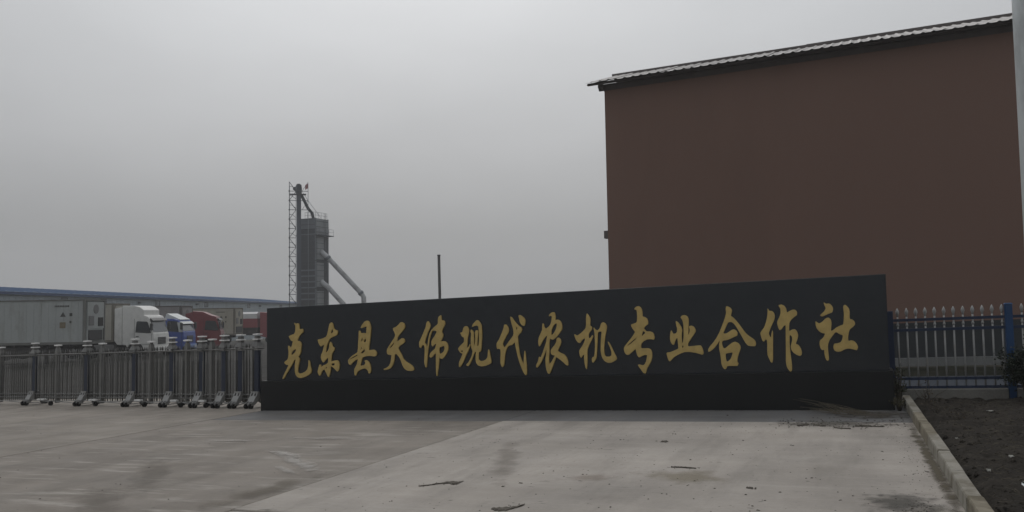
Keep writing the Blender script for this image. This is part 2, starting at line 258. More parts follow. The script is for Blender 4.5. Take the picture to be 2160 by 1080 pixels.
 ("\u4f5c",[[9739,1590,9763,1548,9803,1546,9834,1515,9847,1456,9832,1397,9801,1340,9771,1270,9743,1200,9750,1165,9777,1117,9784,1175,9800,1240,9809,1210,9805,1104,9800,975,9796,846,9793,776,9780,729,9758,747,9737,801,9716,848,9713,930,9719,1025,9713,1095,9691,1102,9666,1065,9644,1086,9627,1145,9617,1205,9638,1240,9680,1291,9712,1379,9732,1461,9740,1531],[9906,1630,9948,1642,9992,1620,10019,1578,10030,1507,10074,1534,10119,1552,10158,1548,10182,1512,10177,1465,10137,1438,10091,1399,10061,1353,10053,1283,10053,1213,10097,1241,10141,1245,10171,1209,10185,1150,10169,1081,10142,1018,10183,999,10214,952,10231,893,10227,847,10204,828,10160,843,10111,879,10080,921,10070,979,10083,1025,10097,1083,10095,1130,10077,1154,10057,1155,10052,1026,10057,910,10067,793,10077,688,10074,607,10056,584,10035,602,10003,655,9989,736,9993,841,9997,970,10000,1098,10004,1227,10004,1323,9970,1298,9934,1247,9911,1239,9890,1289,9878,1349,9888,1395,9919,1447,9938,1511,9935,1581]]),
 ("\u793e",[[10581,1647,10612,1620,10661,1624,10693,1593,10713,1546,10699,1484,10661,1474,10600,1448,10551,1427,10520,1445,10553,1478,10586,1506,10610,1557,10590,1604],[10450,1358,10476,1337,10503,1319,10553,1346,10599,1396,10642,1408,10674,1375,10682,1318,10674,1249,10667,1203,10694,1202,10744,1246,10799,1273,10851,1288,10861,1356,10869,1459,10859,1574,10887,1596,10923,1560,10948,1513,10944,1370,10984,1363,11015,1328,11019,1288,10991,1254,10941,1216,10924,1171,10910,1092,10913,1035,10961,1047,11003,1027,11033,986,11047,940,11030,893,10988,908,10914,927,10850,912,10806,884,10752,878,10710,898,10695,950,10708,1001,10757,1005,10806,1021,10829,1066,10842,1129,10794,1147,10753,1177,10731,1178,10686,1122,10646,1066,10622,1009,10614,941,10619,849,10624,769,10612,744,10590,752,10571,804,10562,873,10564,919,10531,909,10510,938,10497,1002,10504,1059,10543,1087,10572,1126,10584,1166,10546,1171,10504,1197,10467,1245,10453,1292]]),
]
# ------------------------------------------------------------------ ground
def sheet(x0, x1, y0, y1, dz, name, mat, nx=2, ny=2, hf=None, skew=0.0, **kw):
    b = MB(); vs_ = []; fs_ = []
    for j in range(ny):
        for i in range(nx):
            y = y0 + (y1 - y0) * j / (ny - 1); x = x0 + (x1 - x0) * i / (nx - 1) - skew * y
            vs_.append((x, y, dz + (hf(x, y) if hf else 0)))
    for j in range(ny - 1):
        for i in range(nx - 1): fs_.append((j * nx + i, j * nx + i + 1, (j + 1) * nx + i + 1, (j + 1) * nx + i))
    b.add(vs_, fs_, hf is not None)
    return b.build(name, mat, slope=True, **kw)
m_earth = pm('earth_yard', (.085, .078, .062), .95, 0, .3, .5, fine=.15, fs=14, bump=.5, bs=8, spec=.2, dirt=(.05, .055, .036), dirt_lo=.45, dirt_hi=.6, dirt_s=.35)
sheet(-330, 210, -110, 430, -.10, 'ground', m_earth, kind='structure')
m_yard = concrete('yard_concrete', (.030, .029, .026), 5.0, .0, .3, warm=(.034, .031, .026))
m_yard.node_tree.nodes['Principled BSDF'].inputs['Specular IOR Level'].default_value = .08
sheet(-90, 3.2, 2.5, 96, -.06, 'yard_paving', m_yard, kind='structure')

# forecourt slabs: real joints between them, each slab a piece of the forecourt
fore = thing('forecourt_paving', (0, 0, 0), kind='structure')
tones = {'a': concrete('slab_concrete_warm', (.232, .208, .180), 2.0, .35, .55),
         'b': concrete('slab_concrete_grey', (.214, .191, .166), 9.0, .9, .5),
         'c': concrete('slab_concrete_pale', (.340, .311, .279), 17.0, .3, .9),
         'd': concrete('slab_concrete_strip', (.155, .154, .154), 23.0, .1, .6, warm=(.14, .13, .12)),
         'e': concrete('slab_concrete_joint', (.12, .112, .10), 4.0, .1, .4)}
GAP = .011
def slab(pts, top, mt):
    """slab with corner outline pts"""
    b = MB(); k = len(pts)
    cx = sum(p[0] for p in pts) / k; cy = sum(p[1] for p in pts) / k
    def ins(p, d): 
        v = Vector((cx - p[0], cy - p[1])); v = Vector((math.copysign(1, v.x), math.copysign(1, v.y)))
        return (p[0] + v.x * d, p[1] + v.y * d)
    lo = [ins(p, GAP) for p in pts]; hi = [ins(p, GAP + .008) for p in pts]
    v = [(x, y, -.05) for x, y in lo] + [(x, y, top - .008) for x, y in lo] + [(x, y, top) for x, y in hi]
    f = [tuple(range(2 * k, 3 * k))]
    for r in (0, 1):
        for i in range(k): f.append((r * k + i, r * k + (i + 1) % k, (r + 1) * k + (i + 1) % k, (r + 1) * k + i))
    b.add(v, f)
    return b.build('slab', tones[mt], fore, slope=True)
JX = [-24.3, -18.2, -12.1, -6.05, -.02, 5.80, 12.0]
JY = [-26.6, -20.35, -14.1, -7.87, -1.58]
for i in range(len(JX) - 1):
    for j in range(len(JY) - 1):
        x0, x1, y0, y1 = JX[i], JX[i + 1], JY[j], JY[j + 1]
        if x1 <= 0 and y1 == JY[-1]: y1 = 2.49
        if x1 < 6 and j == 3: y0 = -9.9
        if x1 < 6 and j == 2: y1 = -9.9
        mt = 'a' if x1 <= 0 else ('b' if x1 < 6 else 'c')
        if mt == 'c' and y1 < -7: mt = 'b'
        slab([(x0, y0), (x1, y0), (x1, y1), (x0, y1)], {'a': .0, 'b': -.003, 'c': .004}[mt], mt)
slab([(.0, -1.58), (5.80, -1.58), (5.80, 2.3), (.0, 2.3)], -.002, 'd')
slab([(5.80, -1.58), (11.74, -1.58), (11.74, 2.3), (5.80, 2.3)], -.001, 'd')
jb = MB().box(-24.3, -26.6, -.06, 11.73, 2.48, -.022).build('slab_bedding', tones['e'], fore, slope=True)

# kerb of separate stones, soil bed beyond it
kerb = thing('kerb', (11.665, 0, gz(11.665)), rz=rad(.97), kind='structure')
m_kerb = pm('kerb_stone', (.27, .255, .22), .85, 0, .2, 2.5, fine=.12, fs=40, bump=.5, bs=30, spec=.3, dirt=(.13, .115, .085), dirt_lo=.44, dirt_hi=.64, dirt_s=5.0)
m_kerb2 = pm('kerb_stone_stained', (.24, .215, .165), .85, 0, .2, 2.5, fine=.12, fs=40, bump=.5, bs=30, spec=.3, dirt=(.11, .095, .065), dirt_lo=.38, dirt_hi=.62, dirt_s=5.0)
kv = []
for q in range(3):
    b = MB(); rr = random.Random(q)
    b.prism([(0, -.12), (0.004, .125), (.012, .142), (.108, .142 + rr.uniform(-.004, .004)), (.118, .13), (.118, -.12)], 0, -1.055)
    me = b.mesh('kerb_stone', m_kerb if q != 1 else m_kerb2, bevel=.004); kv.append(me)
y = .62; i = 0
rk = random.Random(3)
while y > -24:
    o = link_mesh('kerb_stone', kv[(i * 2 + i // 3) % 3], kerb, (rk.uniform(-.005, .005), y, rk.uniform(-.006, .004)), rot=(0, rk.uniform(-.02, .02), rk.uniform(-.004, .004)))
    y -= 1.068; i += 1

m_soil = pm('soil', (.024, .0205, .0165), .97, 0, .35, 3, fine=.3, fs=45, bump=.9, bs=26, spec=.15, dirt=(.050, .044, .032), dirt_lo=.56, dirt_hi=.7, dirt_s=6)
def soil_h(x, y):
    e = min(1, max(0, (x + .01693 * y - 11.78) / .12))
    return .05 * fbm(x, y, 1.1, 3) + .028 * fbm(x + 9, y, 5.5, 4) + .016 * fbm(x, y + 5, 19, 2) + .03 * e - (1 - e) * .03 - .05 * min(1, max(0, (y + 1.6) / 1.8))
def soil_z(x, y): return gz(x) + .075 + soil_h(x, y)
sheet(11.72, 17.5, -17, .86, .075, 'soil_bed', m_soil, 130, 330, soil_h, skew=.01693, kind='structure')

# grass strip and building apron behind the fence
m_grass = pm('rough_grass', (.022, .024, .017), .95, 0, .3, 1.2, fine=.25, fs=30, bump=.8, bs=22, spec=.15, dirt=(.036, .032, .024), dirt_lo=.5, dirt_hi=.7, dirt_s=1.2)
sheet(3.22, 40, 2.5, 9.6, -.05, 'grass_verge', m_grass, 90, 30, lambda x, y: .03 * fbm(x, y, 1.3), kind='structure')
m_path = pm('path_concrete', (.050, .060, .075), .85, 0, .1, 2, fine=.08, fs=30, spec=.3)
sheet(11.74, 40, 2.2, 6.1, .0, 'path', m_path, kind='structure')

# ------------------------------------------------------------------ granite name wall
L, H, HP = 11.479, 2.033, .582
wall = thing('name_wall', (0, 0, 0), label='long black granite name wall with fourteen gilt brush-written characters standing on the forecourt', cat='name wall')
m_gran = pm('black_granite', (.0120, .0138, .0160), .24, 0, .10, 1.2, fine=.25, fs=240, spec=.55, bump=.02, bs=3.0)
m_gran.node_tree.nodes['Principled BSDF'].inputs['Specular Tint'].default_value = (.88, .94, 1, 1)
m_gran2 = pm('black_granite_plinth', (.0056, .0068, .0074), .42, 0, .15, 1.5, fine=.25, fs=240, spec=.30, dirt=(.03, .028, .025), dirt_lo=.66, dirt_hi=.8, dirt_s=1.6)
b = MB().prism([(0, HP - .02), (.0, H), (L, H), (L, HP - .02)], 0, .42)
b.build('granite_slab', m_gran, wall, slope=True, bevel=.006)
MB().box(-.05, -.125, -.02, L + .045, .54, HP).build('granite_plinth', m_gran2, wall, slope=True, bevel=.008)

m_gold = pm('gilt_letter', (.46, .335, .118), .55, .05, .14, 9, fine=.06, fs=90, spec=.4, bump=.1, bs=60)
def chaikin(p):
    q = []; k = len(p)
    for i in range(k):
        a = p[i]; b_ = p[(i + 1) % k]
        q.append((a[0] * .82 + b_[0] * .18, a[1] * .82 + b_[1] * .18)); q.append((a[0] * .18 + b_[0] * .82, a[1] * .18 + b_[1] * .82))
    return q
for ch, loops in GLYPHS:
    cu = bpy.data.curves.new('glyph', 'CURVE'); cu.dimensions = '2D'; cu.fill_mode = 'BOTH'
    cu.extrude = .0125; cu.bevel_depth = .0035; cu.bevel_resolution = 1; cu.offset = -.0015
    for lp in loops:
        pts = chaikin([(lp[i] / 1000., lp[i + 1] / 1000.) for i in range(0, len(lp), 2)])
        sp_ = cu.splines.new('POLY'); sp_.points.add(len(pts) - 1); sp_.use_cyclic_u = True
        for k, (x, z) in enumerate(pts): sp_.points[k].co = (x, z, 0, 1)
    tmp = bpy.data.objects.new('glyph_tmp', cu); C.objects.link(tmp)
    bpy.context.view_layer.update()
    me = bpy.data.meshes.new_from_object(tmp.evaluated_get(bpy.context.evaluated_depsgraph_get()))
    bpy.data.objects.remove(tmp)
    xm = (min(v.co.x for v in me.vertices) + max(v.co.x for v in me.vertices)) / 2
    for v in me.vertices:
        x, z, d = v.co.x, v.co.y, v.co.z
        v.co = (x - xm, -.0150 - d, z + S * x)
    me.materials.clear(); me.materials.append(m_gold)
    me.update()
    o = link_mesh('gilt_character', me, wall, (xm, 0, 0))

# ------------------------------------------------------------------ brown building
YB = 11.0
bld = thing('brown_building', (4.06, YB, gz(4.06)), label='tall windowless brown rendered building with dark base and pale corrugated eaves behind the name wall', cat='building')
m_brown = wall_render('brown_render', (.182, .115, .092))
m_base = pm('dark_wall_base', (.030, .034, .037), .7, 0, .12, 1.0, fine=.1, fs=40, spec=.35)
m_soff = pm('eaves_board', (.12, .107, .104), .8, 0, .1, 3, spec=.3)
m_roof = pm('corrugated_sheet', (.36, .345, .335), .55, .25, .1, 2, spec=.4, dirt=(.18, .16, .14), dirt_lo=.5, dirt_hi=.7, dirt_s=2)
m_trim = pm('pale_kerb', (.15, .155, .155), .85, 0, .12, 2, fine=.1, fs=30, spec=.3)
BL, BD, ZT = 21.0, 15.0, 8.50
MB().box(0, 0, 1.03, BL, BD, ZT + .14).build('wall', m_brown, bld, slope=True)
MB().box(-.012, -.012, -.3, BL + .012, BD + .012, 1.03).build('wall_base', m_base, bld, slope=True)
MB().box(-.6, -.30, -.3, BL + .6, -.02, .11).build('apron_step', m_trim, bld, slope=True)
# cornice under the eaves: stepped board then a sloped bracket line
MB().prism([(-.13, ZT + .09), (-.13, ZT + .15), (0, ZT + .15), (0.0, ZT - .02)], -.17, BL + .16, axis='x').build('cornice', m_soff, bld, slope=True)
MB().prism([(.003, ZT - .02), (-.14, ZT + .09), (-.14, ZT + .15), (.003, ZT + .15)], -.17, BD).build('cornice', m_soff, bld, slope=True)
# eaves: deep corrugated sheets laid over battens, long low pitch rising away from the road
EY0, EY1, pitch_ = -.48, 2.6, rad(17.5)
zE = ZT + .155
PW = .76
def roof_sheet(x0, seed):
    rr = random.Random(seed); b = MB(); nx = 12; rib = [0, 0, 0, .028] * 3 + [0]; vs_ = []; fs_ = []
    dz = rr.uniform(-.006, .01); dy = rr.uniform(-.03, .03)
    for s_ in (0, 1):
        for j, yy in enumerate((EY0 + dy, 1.0, EY1)):
            for i in range(nx + 1):
                x = x0 + (PW + .02) * i / nx
                zz = zE + (yy - EY0) * math.tan(pitch_) + rib[i] + .014 * (i / nx) + dz - s_ * .006
                vs_.append((x, yy, zz))
    k = nx + 1
    for s_ in (0, 1):
        for j in range(2):
            for i in range(nx):
                q = s_ * 3 * k + j * k + i; fs_.append((q, q + 1, q + k + 1, q + k))
    for i in range(nx): fs_.append((i, i + 1, 3 * k + i + 1, 3 * k + i))
    for j in range(2): fs_.append((j * k, (j + 1) * k, 3 * k + (j + 1) * k, 3 * k + j * k)); fs_.append((j * k + nx, (j + 1) * k + nx, 3 * k + (j + 1) * k + nx, 3 * k + j * k + nx))
    b.add(vs_, fs_, False)
    b.build('roof_sheet', m_roof, bld, slope=True)
x = -.46; q = 0
while x < BL + .2: roof_sheet(x, q); x += PW; q += 1
for yy in (-.33,):
    MB().box(-.44, yy, zE - .035, BL + .4, yy + .07, zE + .03).build('batten', m_soff, bld, slope=True)
zr = zE + (EY1 - EY0) * math.tan(pitch_)
b = MB(); b.prism([(-.42, zE - .06), (-.42, zE - .02), (EY1, zr - .02), (EY1, zr - .07)], -.43, -.38, axis='x'); b.build('verge_board', m_soff, bld, slope=True)
MB().box(-.44, EY1 - .05, zr - .04, 5.8, EY1 + .25, zr + .085).build('ridge_cap', m_soff, bld, slope=True)
MB().box(5.8, EY1 - .02, zr - .04, BL + .4, EY1 + .28, zr + .105).build('ridge_cap', m_soff, bld, slope=True)
MB().prism([(EY1 + .2, zr - .05), (EY1 + .2, zr), (BD + .5, zE - .4), (BD + .5, zE - .45)], -.42, BL + .4, axis='x').build('rear_roof', m_roof, bld, slope=True)
# stub of a gutter bracket on the left flank
MB().box(-.13, 0.02, 3.93, .01, .25, 4.16).build('wall_bracket', m_soff, bld, slope=True)
# ------------------------------------------------------------------ picket fence on the right
m_blue = pm('blue_paint', (.004, .038, .115), .5, 0, .12, 4, spec=.45)
m_navy = pm('navy_paint', (.007, .018, .050), .5, 0, .12, 4, spec=.45)
m_white = pm('white_paint_picket', (.28, .285, .285), .55, 0, .12, 6, spec=.4, dirt=(.25, .23, .2), dirt_lo=.5, dirt_hi=.75, dirt_s=5)
m_fbase = pm('fence_base_concrete', (.175, .17, .155), .9, 0, .14, 2.0, fine=.12, fs=35, bump=.3, bs=25, spec=.25, dirt=(.09, .085, .07), dirt_lo=.5, dirt_hi=.75, dirt_s=2)
FY = .97; FX0 = 11.55
fence = thing('picket_fence', (FX0, FY, gz(FX0)), label='blue picket fence with white spear-topped bars on a concrete base beside the name wall', cat='fence')
MB().box(.02, -.09, -.2, 1.60, .09, .205).build('fence_base', m_fbase, fence, slope=True, bevel=.008)
MB().box(1.72, -.09, -.2, 4.6, .09, .205).build('fence_base', m_fbase, fence, slope=True, bevel=.008)
MB().box(-.075, -.05, -.2, .035, .05, 1.46).build('post', m_navy, fence, slope=True, bevel=.006)
for px_ in (1.662, 4.66):
    b = MB().box(px_ - .052, -.052, -.2, px_ + .052, .052, 1.49); b.taper((px_, 0), .064, .064, 1.49, (px_, 0), .045, .045, 1.515)
    b.build('post', m_blue, fence, slope=True, bevel=.005)
for z in (1.305, 1.145, .372, .235):
    for a_, b_ in ((.035, 1.604), (1.72, 4.6)):
        MB().box(a_, -.02, z - .022, b_, .02, z + .022).build('rail', m_navy, fence, slope=True)
b = MB(); b.tube([(0, 0, .236), (0, 0, 1.37)], .0135, 8)
b.tube([(0, 0, 1.36), (0, 0, 1.39), (0, 0, 1.425), (0, 0, 1.455), (0, 0, 1.50)], [.0135, .017, .029, .024, .003], 8)
b.tube([(0, 0, 1.20), (0, 0, 1.225), (0, 0, 1.25)], [.014, .021, .014], 8)
pk = b.mesh('picket', m_white)
x = .10
while x < 4.6:
    if not 1.58 < x < 1.74: link_mesh('picket', pk, fence, (x, 0, S * x))
    x += .134

# ------------------------------------------------------------------ round steel mast at the right edge
m_mast = pm('galvanised_mast', (.70, .75, .77), .45, .05, .06, 3, spec=.5, dirt=(.22, .23, .23), dirt_lo=.45, dirt_hi=.75, dirt_s=3, stretch=(1, 1, .25))
mast = thing('flag_mast', (12.445, -6.19, soil_z(12.445, -6.19)), label='thick pale grey round steel mast standing in the soil bed at the right edge', cat='mast')
MB().tube([(0, 0, -.25), (0, 0, 9.0)], .097, 32, r_end=.072).build('shaft', m_mast, mast)
MB().tube([(0, 0, -.2), (0, 0, .02)], .20, 24).build('base_plate', m_mast, mast)
for k in range(4):
    a = k * math.pi / 2 + .78
    MB().tube([(.155 * math.cos(a), .155 * math.sin(a), 0), (.155 * math.cos(a), .155 * math.sin(a), .055)], .014, 6).build('bolt', m_mast, mast)

# ------------------------------------------------------------------ telescopic sliding gate
m_steel = pm('stainless_steel', (.25, .25, .245), .45, .3, .10, 6, spec=.5)
m_dull = pm('dull_steel_tube', (.15, .15, .145), .5, .3, .16, 5, spec=.5)
m_bar = pm('gate_bar_tube', (.15, .15, .145), .5, .2, .2, 5)
m_bar2 = pm('gate_bar_tube_dull', (.070, .070, .066), .55, .2, .2, 5)
m_bright = pm('pale_cap_plate', (.74, .74, .73), .35, .15, .05, 6, spec=.5)
m_rubber = pm('rubber', (.012, .012, .012), .8, 0, .1, 8, spec=.2)
m_pnl = pm('gate_column_navy', (.012, .020, .042), .4, 0, .1, 4, spec=.5)
def yg(x): return .34 - .108 * x
gate = thing('telescopic_gate', (-.5, yg(-.5), gz(-.5)), label='stainless steel telescopic sliding gate with navy columns and wheeled feet left of the name wall', cat='gate')
def gp(x, dy=0.0, dz=0.0):          # gate coordinates -> local to its Empty
    return (x + .5, yg(x) - yg(-.5) + dy, S * (x + .5) + dz)
def gpart(name, me, x, dy=0.0, dz=0.0, parent=None): return link_mesh(name, me, parent or gate, gp(x, dy, dz), rot=(0, 0, -.1076))
# main column: front and rear post pair, panel between, arched feet with castors, stacked cap
MZ = 1.185
me_panel = MB().box(-.058, -.035, .29, .058, .035, MZ).mesh('column_panel', m_pnl, bevel=.004)
me_post = MB().tube([(0, 0, .2), (0, 0, MZ)], .014, 8).mesh('column_post', m_bar)
me_rear = MB().box(-.052, -.06, .29, .052, .06, MZ).mesh('rear_panel', m_pnl, bevel=.004)
def cap_mesh(main):
    b = MB()
    if main:
        b.box(-.09, -.10, MZ + .02, .09, .10, MZ + .05)
        b.taper((0, 0), .092, .10, MZ + .075, (0, 0), .05, .06, MZ + .17)
        b.box(-.045, -.055, MZ + .17, .045, .055, MZ + .20)
        b.box(-.04, -.05, MZ + .20, .04, .05, MZ + .30)
    else:
        b.taper((0, 0), .06, .06, MZ + .04, (0, 0), .035, .04, MZ + .20)
        b.box(-.02, -.03, MZ + .20, .02, .03, MZ + .24)
    return b.mesh('cap', m_dull, bevel=.004)
me_cap, me_capm = cap_mesh(True), cap_mesh(False)
me_lid1 = MB().box(-.075, -.075, MZ + .215, .075, .075, MZ + .24).mesh('cap_plate', m_bright, bevel=.004)
me_lid2 = MB().box(-.072, -.07, MZ + .315, .072, .07, MZ + .34).mesh('cap_plate', m_bright, bevel=.004)
me_lidm = MB().box(-.075, -.06, MZ + .24, .075, .06, MZ + .27).mesh('cap_plate', m_bright, bevel=.004)
def foot_mesh(sg):
    b = MB()
    pr = [(.03, .33), (.08, .33), (.13, .24), (.18, .15), (.26, .115), (.26, .06), (.17, .07), (.08, .13), (.03, .24)]
    for a_, b_ in ((-.092, -.066), (.066, .092), (-.022, .022)):
        b.add([(a_, sg * y, z) for y, z in pr] + [(b_, sg * y, z) for y, z in pr], [tuple(range(9)), tuple(range(17, 8, -1))] + [(i, 9 + i, 9 + (i + 1) % 9, (i + 1) % 9) for i in range(9)])
    b.box(-.092, min(sg * .04, sg * .09), .30, .092, max(sg * .04, sg * .09), .335)
    b.taper((0, sg * .17), .085, .03, .14, (0, sg * .11), .085, .02, .25)
    b.tube([(-.09, sg * .24, .085), (.09, sg * .24, .085)], .02, 8)
    return b.mesh('foot', m_steel)
me_foot = {1: foot_mesh(1), -1: foot_mesh(-1)}
me_wheel = MB().disc((0, 0, 0), (1, 0, 0), .052, .05, 16).mesh('castor', m_rubber)
MAIN = [-10.02, -8.02, -6.02, -4.33, -3.10, -2.17, -1.50, -1.02, -.55]
MIDS = [-9.42, -7.12, -5.46, -3.78, -2.62, -1.86]
for x in MAIN:
    gpart('column_panel', me_panel, x)
    for q in (-.065, .065):
        gpart('column_post', me_post, x + q * 1.15, .03)
    c = gpart('cap', me_cap, x)
    for me in (me_lid1, me_lid2): link_mesh('cap_plate', me, c)
    for sg in (-1, 1):
        f = gpart('foot', me_foot[sg], x)
        for q in (-.045, .045): link_mesh('castor', me_wheel, f, (q * 1.4, sg * .25, .052))
me_midp = MB().box(-.03, -.05, .20, .03, .05, MZ + .04).mesh('middle_frame', m_dull, bevel=.006)
me_midc = MB().box(-.025, -.05, .05, .025, .05, .20).box(-.018, -.18, .085, .018, .06, .115).mesh('castor_fork', m_dull)
for x in MIDS:
    gpart('middle_frame', me_midp, x)
    c = gpart('cap', me_capm, x); link_mesh('cap_plate', me_lidm, c)
    f = gpart('castor_fork', me_midc, x); link_mesh('castor', me_wheel, f, (0, -.17, .052))
# bars
def bar_mesh(seed):
    b = MB(); b.tube([(0, 0, .10), (0, 0, .30), (0, 0, .98), (0, 0, 1.0), (0, 0, MZ + .07)], [.008, .014, .014, .009, .009], 6)
    b.tube([(0, 0, MZ + .06), (0, 0, MZ + .085), (0, 0, MZ + .15)], [.010, .017, .002], 6)
    b.tube([(0, 0, .225), (0, 0, .25), (0, 0, .275)], [.014, .022, .014], 6)
    return b.mesh('bar', m_bar2 if seed else m_bar)
bars = [bar_mesh(0), bar_mesh(1)]
rb = random.Random(5)
allx = sorted(MAIN + MIDS)
for a_, b_ in zip(allx, allx[1:]):
    n = max(2, round((b_ - a_) / .088))
    for k in range(1, n):
        x = a_ + (b_ - a_) * k / n
        me = bars[1 if rb.random() < .6 else 0]
        gpart('bar', me, x, -.045)
        if k % 2: gpart('bar', bars[1], x + .035, .05)
def gbar(name, x0, x1, z, r, dy, mat):
    p0, p1 = gp(x0, dy, z), gp(x1, dy, z)
    return MB().tube([p0, p1], r, 8).build(name, mat, gate)
for a_, b_ in zip(MAIN, MAIN[1:]):
    for dy in (-.045, .05):
        gbar('top_rail', a_ + .05, b_ - .05, MZ + .035, .018, dy, m_dull)
        gbar('lower_rail', a_ + .05, b_ - .05, .27, .012, dy, m_dull)
        gbar('lower_rail', a_ + .05, b_ - .05, .185, .012, dy, m_dull)
    # folding links under the bars
    m_ = (a_ + b_) / 2
    for z0, z1 in ((.06, .13), (.13, .06)):
        b = MB().tube([gp(a_ + .05, -.17, z0), gp(m_, -.14, .10), gp(b_ - .05, -.17, z1)], .010, 6); b.build('folding_link', m_steel, gate)
    for q in ((a_ * .78 + b_ * .22), (a_ * .70 + b_ * .30)):
        if b_ - a_ > .6: b = MB(); p = gp(q, -.10, .145); b.box(p[0] - .05, p[1] - .10, p[2] - .018, p[0] + .05, p[1] - .02, p[2] + .018); b.build('link_block', m_bright, gate)

# ------------------------------------------------------------------ lorries and container trailers
m_tyre = pm('tyre', (.014, .014, .014), .85, 0, .1, 5, spec=.2)
m_rim = pm('wheel_rim', (.17, .17, .17), .5, .5, .1, 5)
m_chas = pm('chassis', (.022, .021, .021), .7, 0, .2, 3, spec=.3, dirt=(.06, .05, .04), dirt_lo=.5, dirt_hi=.7, dirt_s=3)
m_glass = glass('cab_glass')
m_glass2 = glass('windscreen_glass', (.10, .11, .12), .12)
m_black = pm('black_trim', (.015, .015, .016), .5, 0, .1, 5)
m_head = pm('headlight', (.55, .56, .58), .15, 0, .02, 5, spec=.8)
def wheel_meshes(r=.50, w=.30):
    b = MB(); b.tube([(0, -w / 2, 0), (0, -w / 2 + .04, 0), (0, w / 2 - .04, 0), (0, w / 2, 0)], [r * .9, r, r, r * .9], 24)
    t = b.mesh('tyre', m_tyre)
    b = MB(); b.tube([(0, -w / 2 - .012, 0), (0, w / 2 + .012, 0)], r * .55, 18); b.tube([(0, -w / 2 - .05, 0), (0, w / 2 + .05, 0)], r * .2, 10)
    return t, b.mesh('rim', m_rim)
WH = wheel_meshes()
def add_wheel(parent, x, y):
    t = link_mesh('wheel', WH[0], parent, (x, y, .50)); link_mesh('rim', WH[1], t)
    return t
def tractor(name, corner, rz, h, col, label, accent=None, visor=None, tall=1):
    """corner: ground point under the near front corner of the cab"""
    a = rad(rz); cxv = Vector((math.cos(a), math.sin(a))); lv = Vector((-math.sin(a), math.cos(a)))
    o = Vector(corner) - cxv * 1.35 + lv * 1.25
    t = thing(name, (o.x, o.y, gz(o.x)), rz=a, label=label, cat='lorry', group='lorries parked in the yard behind the gate')
    mc = pm(name + label[:14].replace(' ', '_'), col, .38, 0, .06, 1.5, spec=.5, coords='obj', dirt=tuple(c * .62 for c in col), dirt_lo=.5, dirt_hi=.8, dirt_s=1.2)
    ma = pm('accent' + label[:14].replace(' ', '_'), accent, .4, 0, .05, 2, coords='obj') if accent else mc
    rh = 3.02 if tall else 2.75
    arch = [(.62 * math.cos(q), .50 + .62 * math.sin(q)) for q in [rad(x) for x in (165, 140, 112, 90, 65, 35, 8)]]
    prof = [(-.95, .95), (-.66, .92)] + arch + [(.70, .42), (1.28, .40), (1.35, .55), (1.37, 1.35), (1.33, 1.72), (1.28, 1.80), (1.02, rh - .28), (.92, rh - .06), (.62, rh + .02)]
    prof += {1: [(.35, rh + .12), (-.10, rh + .34), (-.55, h - .04), (-.95, h)], 2: [(.62, h - .34), (.30, h - .10), (-.05, h - .02), (-.95, h)], 0: [(-.95, rh + .06)]}[int(tall)]
    b = MB(); b.prism(prof, -1.24, 1.24); b.build('cab_body', mc, t, bevel=.05)
    for sy in (-1, 1):
        y0 = sy * 1.242; y1 = sy * 1.256
        win = [(.02, 1.83), (.10, 2.56), (.18, 2.62), (.86, 2.58), (.93, 2.50), (1.16, 1.78), (.9, 1.76)]
        MB().prism(win, min(y0, y1), max(y0, y1)).build('side_window', m_glass, t, bevel=.004)
        d = MB()
        for x0, x1, z0, z1 in ((-.06, -.045, .98, 2.8), (1.19, 1.205, .6, 1.72), (-.06, 1.2, .965, .98)): d.box(x0, min(y0, y1) - .0, z0, x1, max(y0, y1) - .004 * 1, z1)
        d.build('door_gap', m_black, t)
        MB().box(.06, min(y0, sy * 1.275), 1.52, .26, max(y0, sy * 1.275), 1.565).build('door_handle', m_black, t)
        # mirror on its arm
        m = MB(); m.box(1.20, min(sy * 1.30, sy * 1.55), 1.95, 1.32, max(sy * 1.30, sy * 1.55), 2.45); m.tube([(1.2, sy * 1.22, 2.5), (1.26, sy * 1.42, 2.47)], .02, 6); m.tube([(1.2, sy * 1.22, 1.9), (1.26, sy * 1.42, 1.93)], .02, 6)
        m.build('mirror', m_black, t, bevel=.02)
        # steps and side fairing behind the cab
        MB().box(-.62, min(sy * 1.18, sy * 1.25), .42, -.42, max(sy * 1.18, sy * 1.25), .80).build('step', m_chas, t)
        if tall:
            MB().prism([(-.97, .95), (-.97, h - .10), (-1.50, h - .22), (-1.50, 1.25), (-1.30, .98)], min(sy * 1.20, sy * 1.25), max(sy * 1.20, sy * 1.25)).build('side_fairing', mc, t, bevel=.01)
        MB().box(-3.05, min(sy * .75, sy * 1.18), .42, -1.55, max(sy * .75, sy * 1.18), .98).build('fuel_tank', m_rim, t, bevel=.06)
    if not tall:
        MB().prism([(-.2, rh + .07), (-.1, rh + .42), (-.02, rh + .44), (.98, rh - .02), (.98, rh - .08), (.1, rh + .03)], -1.0, 1.0).build('wind_deflector', pm('deflector_pale', (.50, .53, .53), .5), t, bevel=.02)
        for sy in (-1, 1): MB().prism([(1.0, 1.75), (1.30, 1.75), (1.08, rh - .25), (.86, rh - .25)], min(sy * 1.245, sy * 1.27), max(sy * 1.245, sy * 1.27)).build('front_pillar', pm('deflector_pale', (.50, .53, .53), .5), t)
    # front: windscreen, visor, grille, bumper, lamps
    ws = [(1.285, 1.82), (1.297, 1.82), (1.045, rh - .30), (1.033, rh - .30)]
    MB().prism(ws, -1.13, 1.13).build('windscreen', m_glass2, t)
    MB().prism([(1.04, rh - .27), (1.24, rh - .40), (1.26, rh - .37), (1.06, rh - .19)], -1.18, 1.18).build('sun_visor', pm('visor_' + (visor and 'pale' or 'dark'), visor or (.03, .03, .03), .4), t)
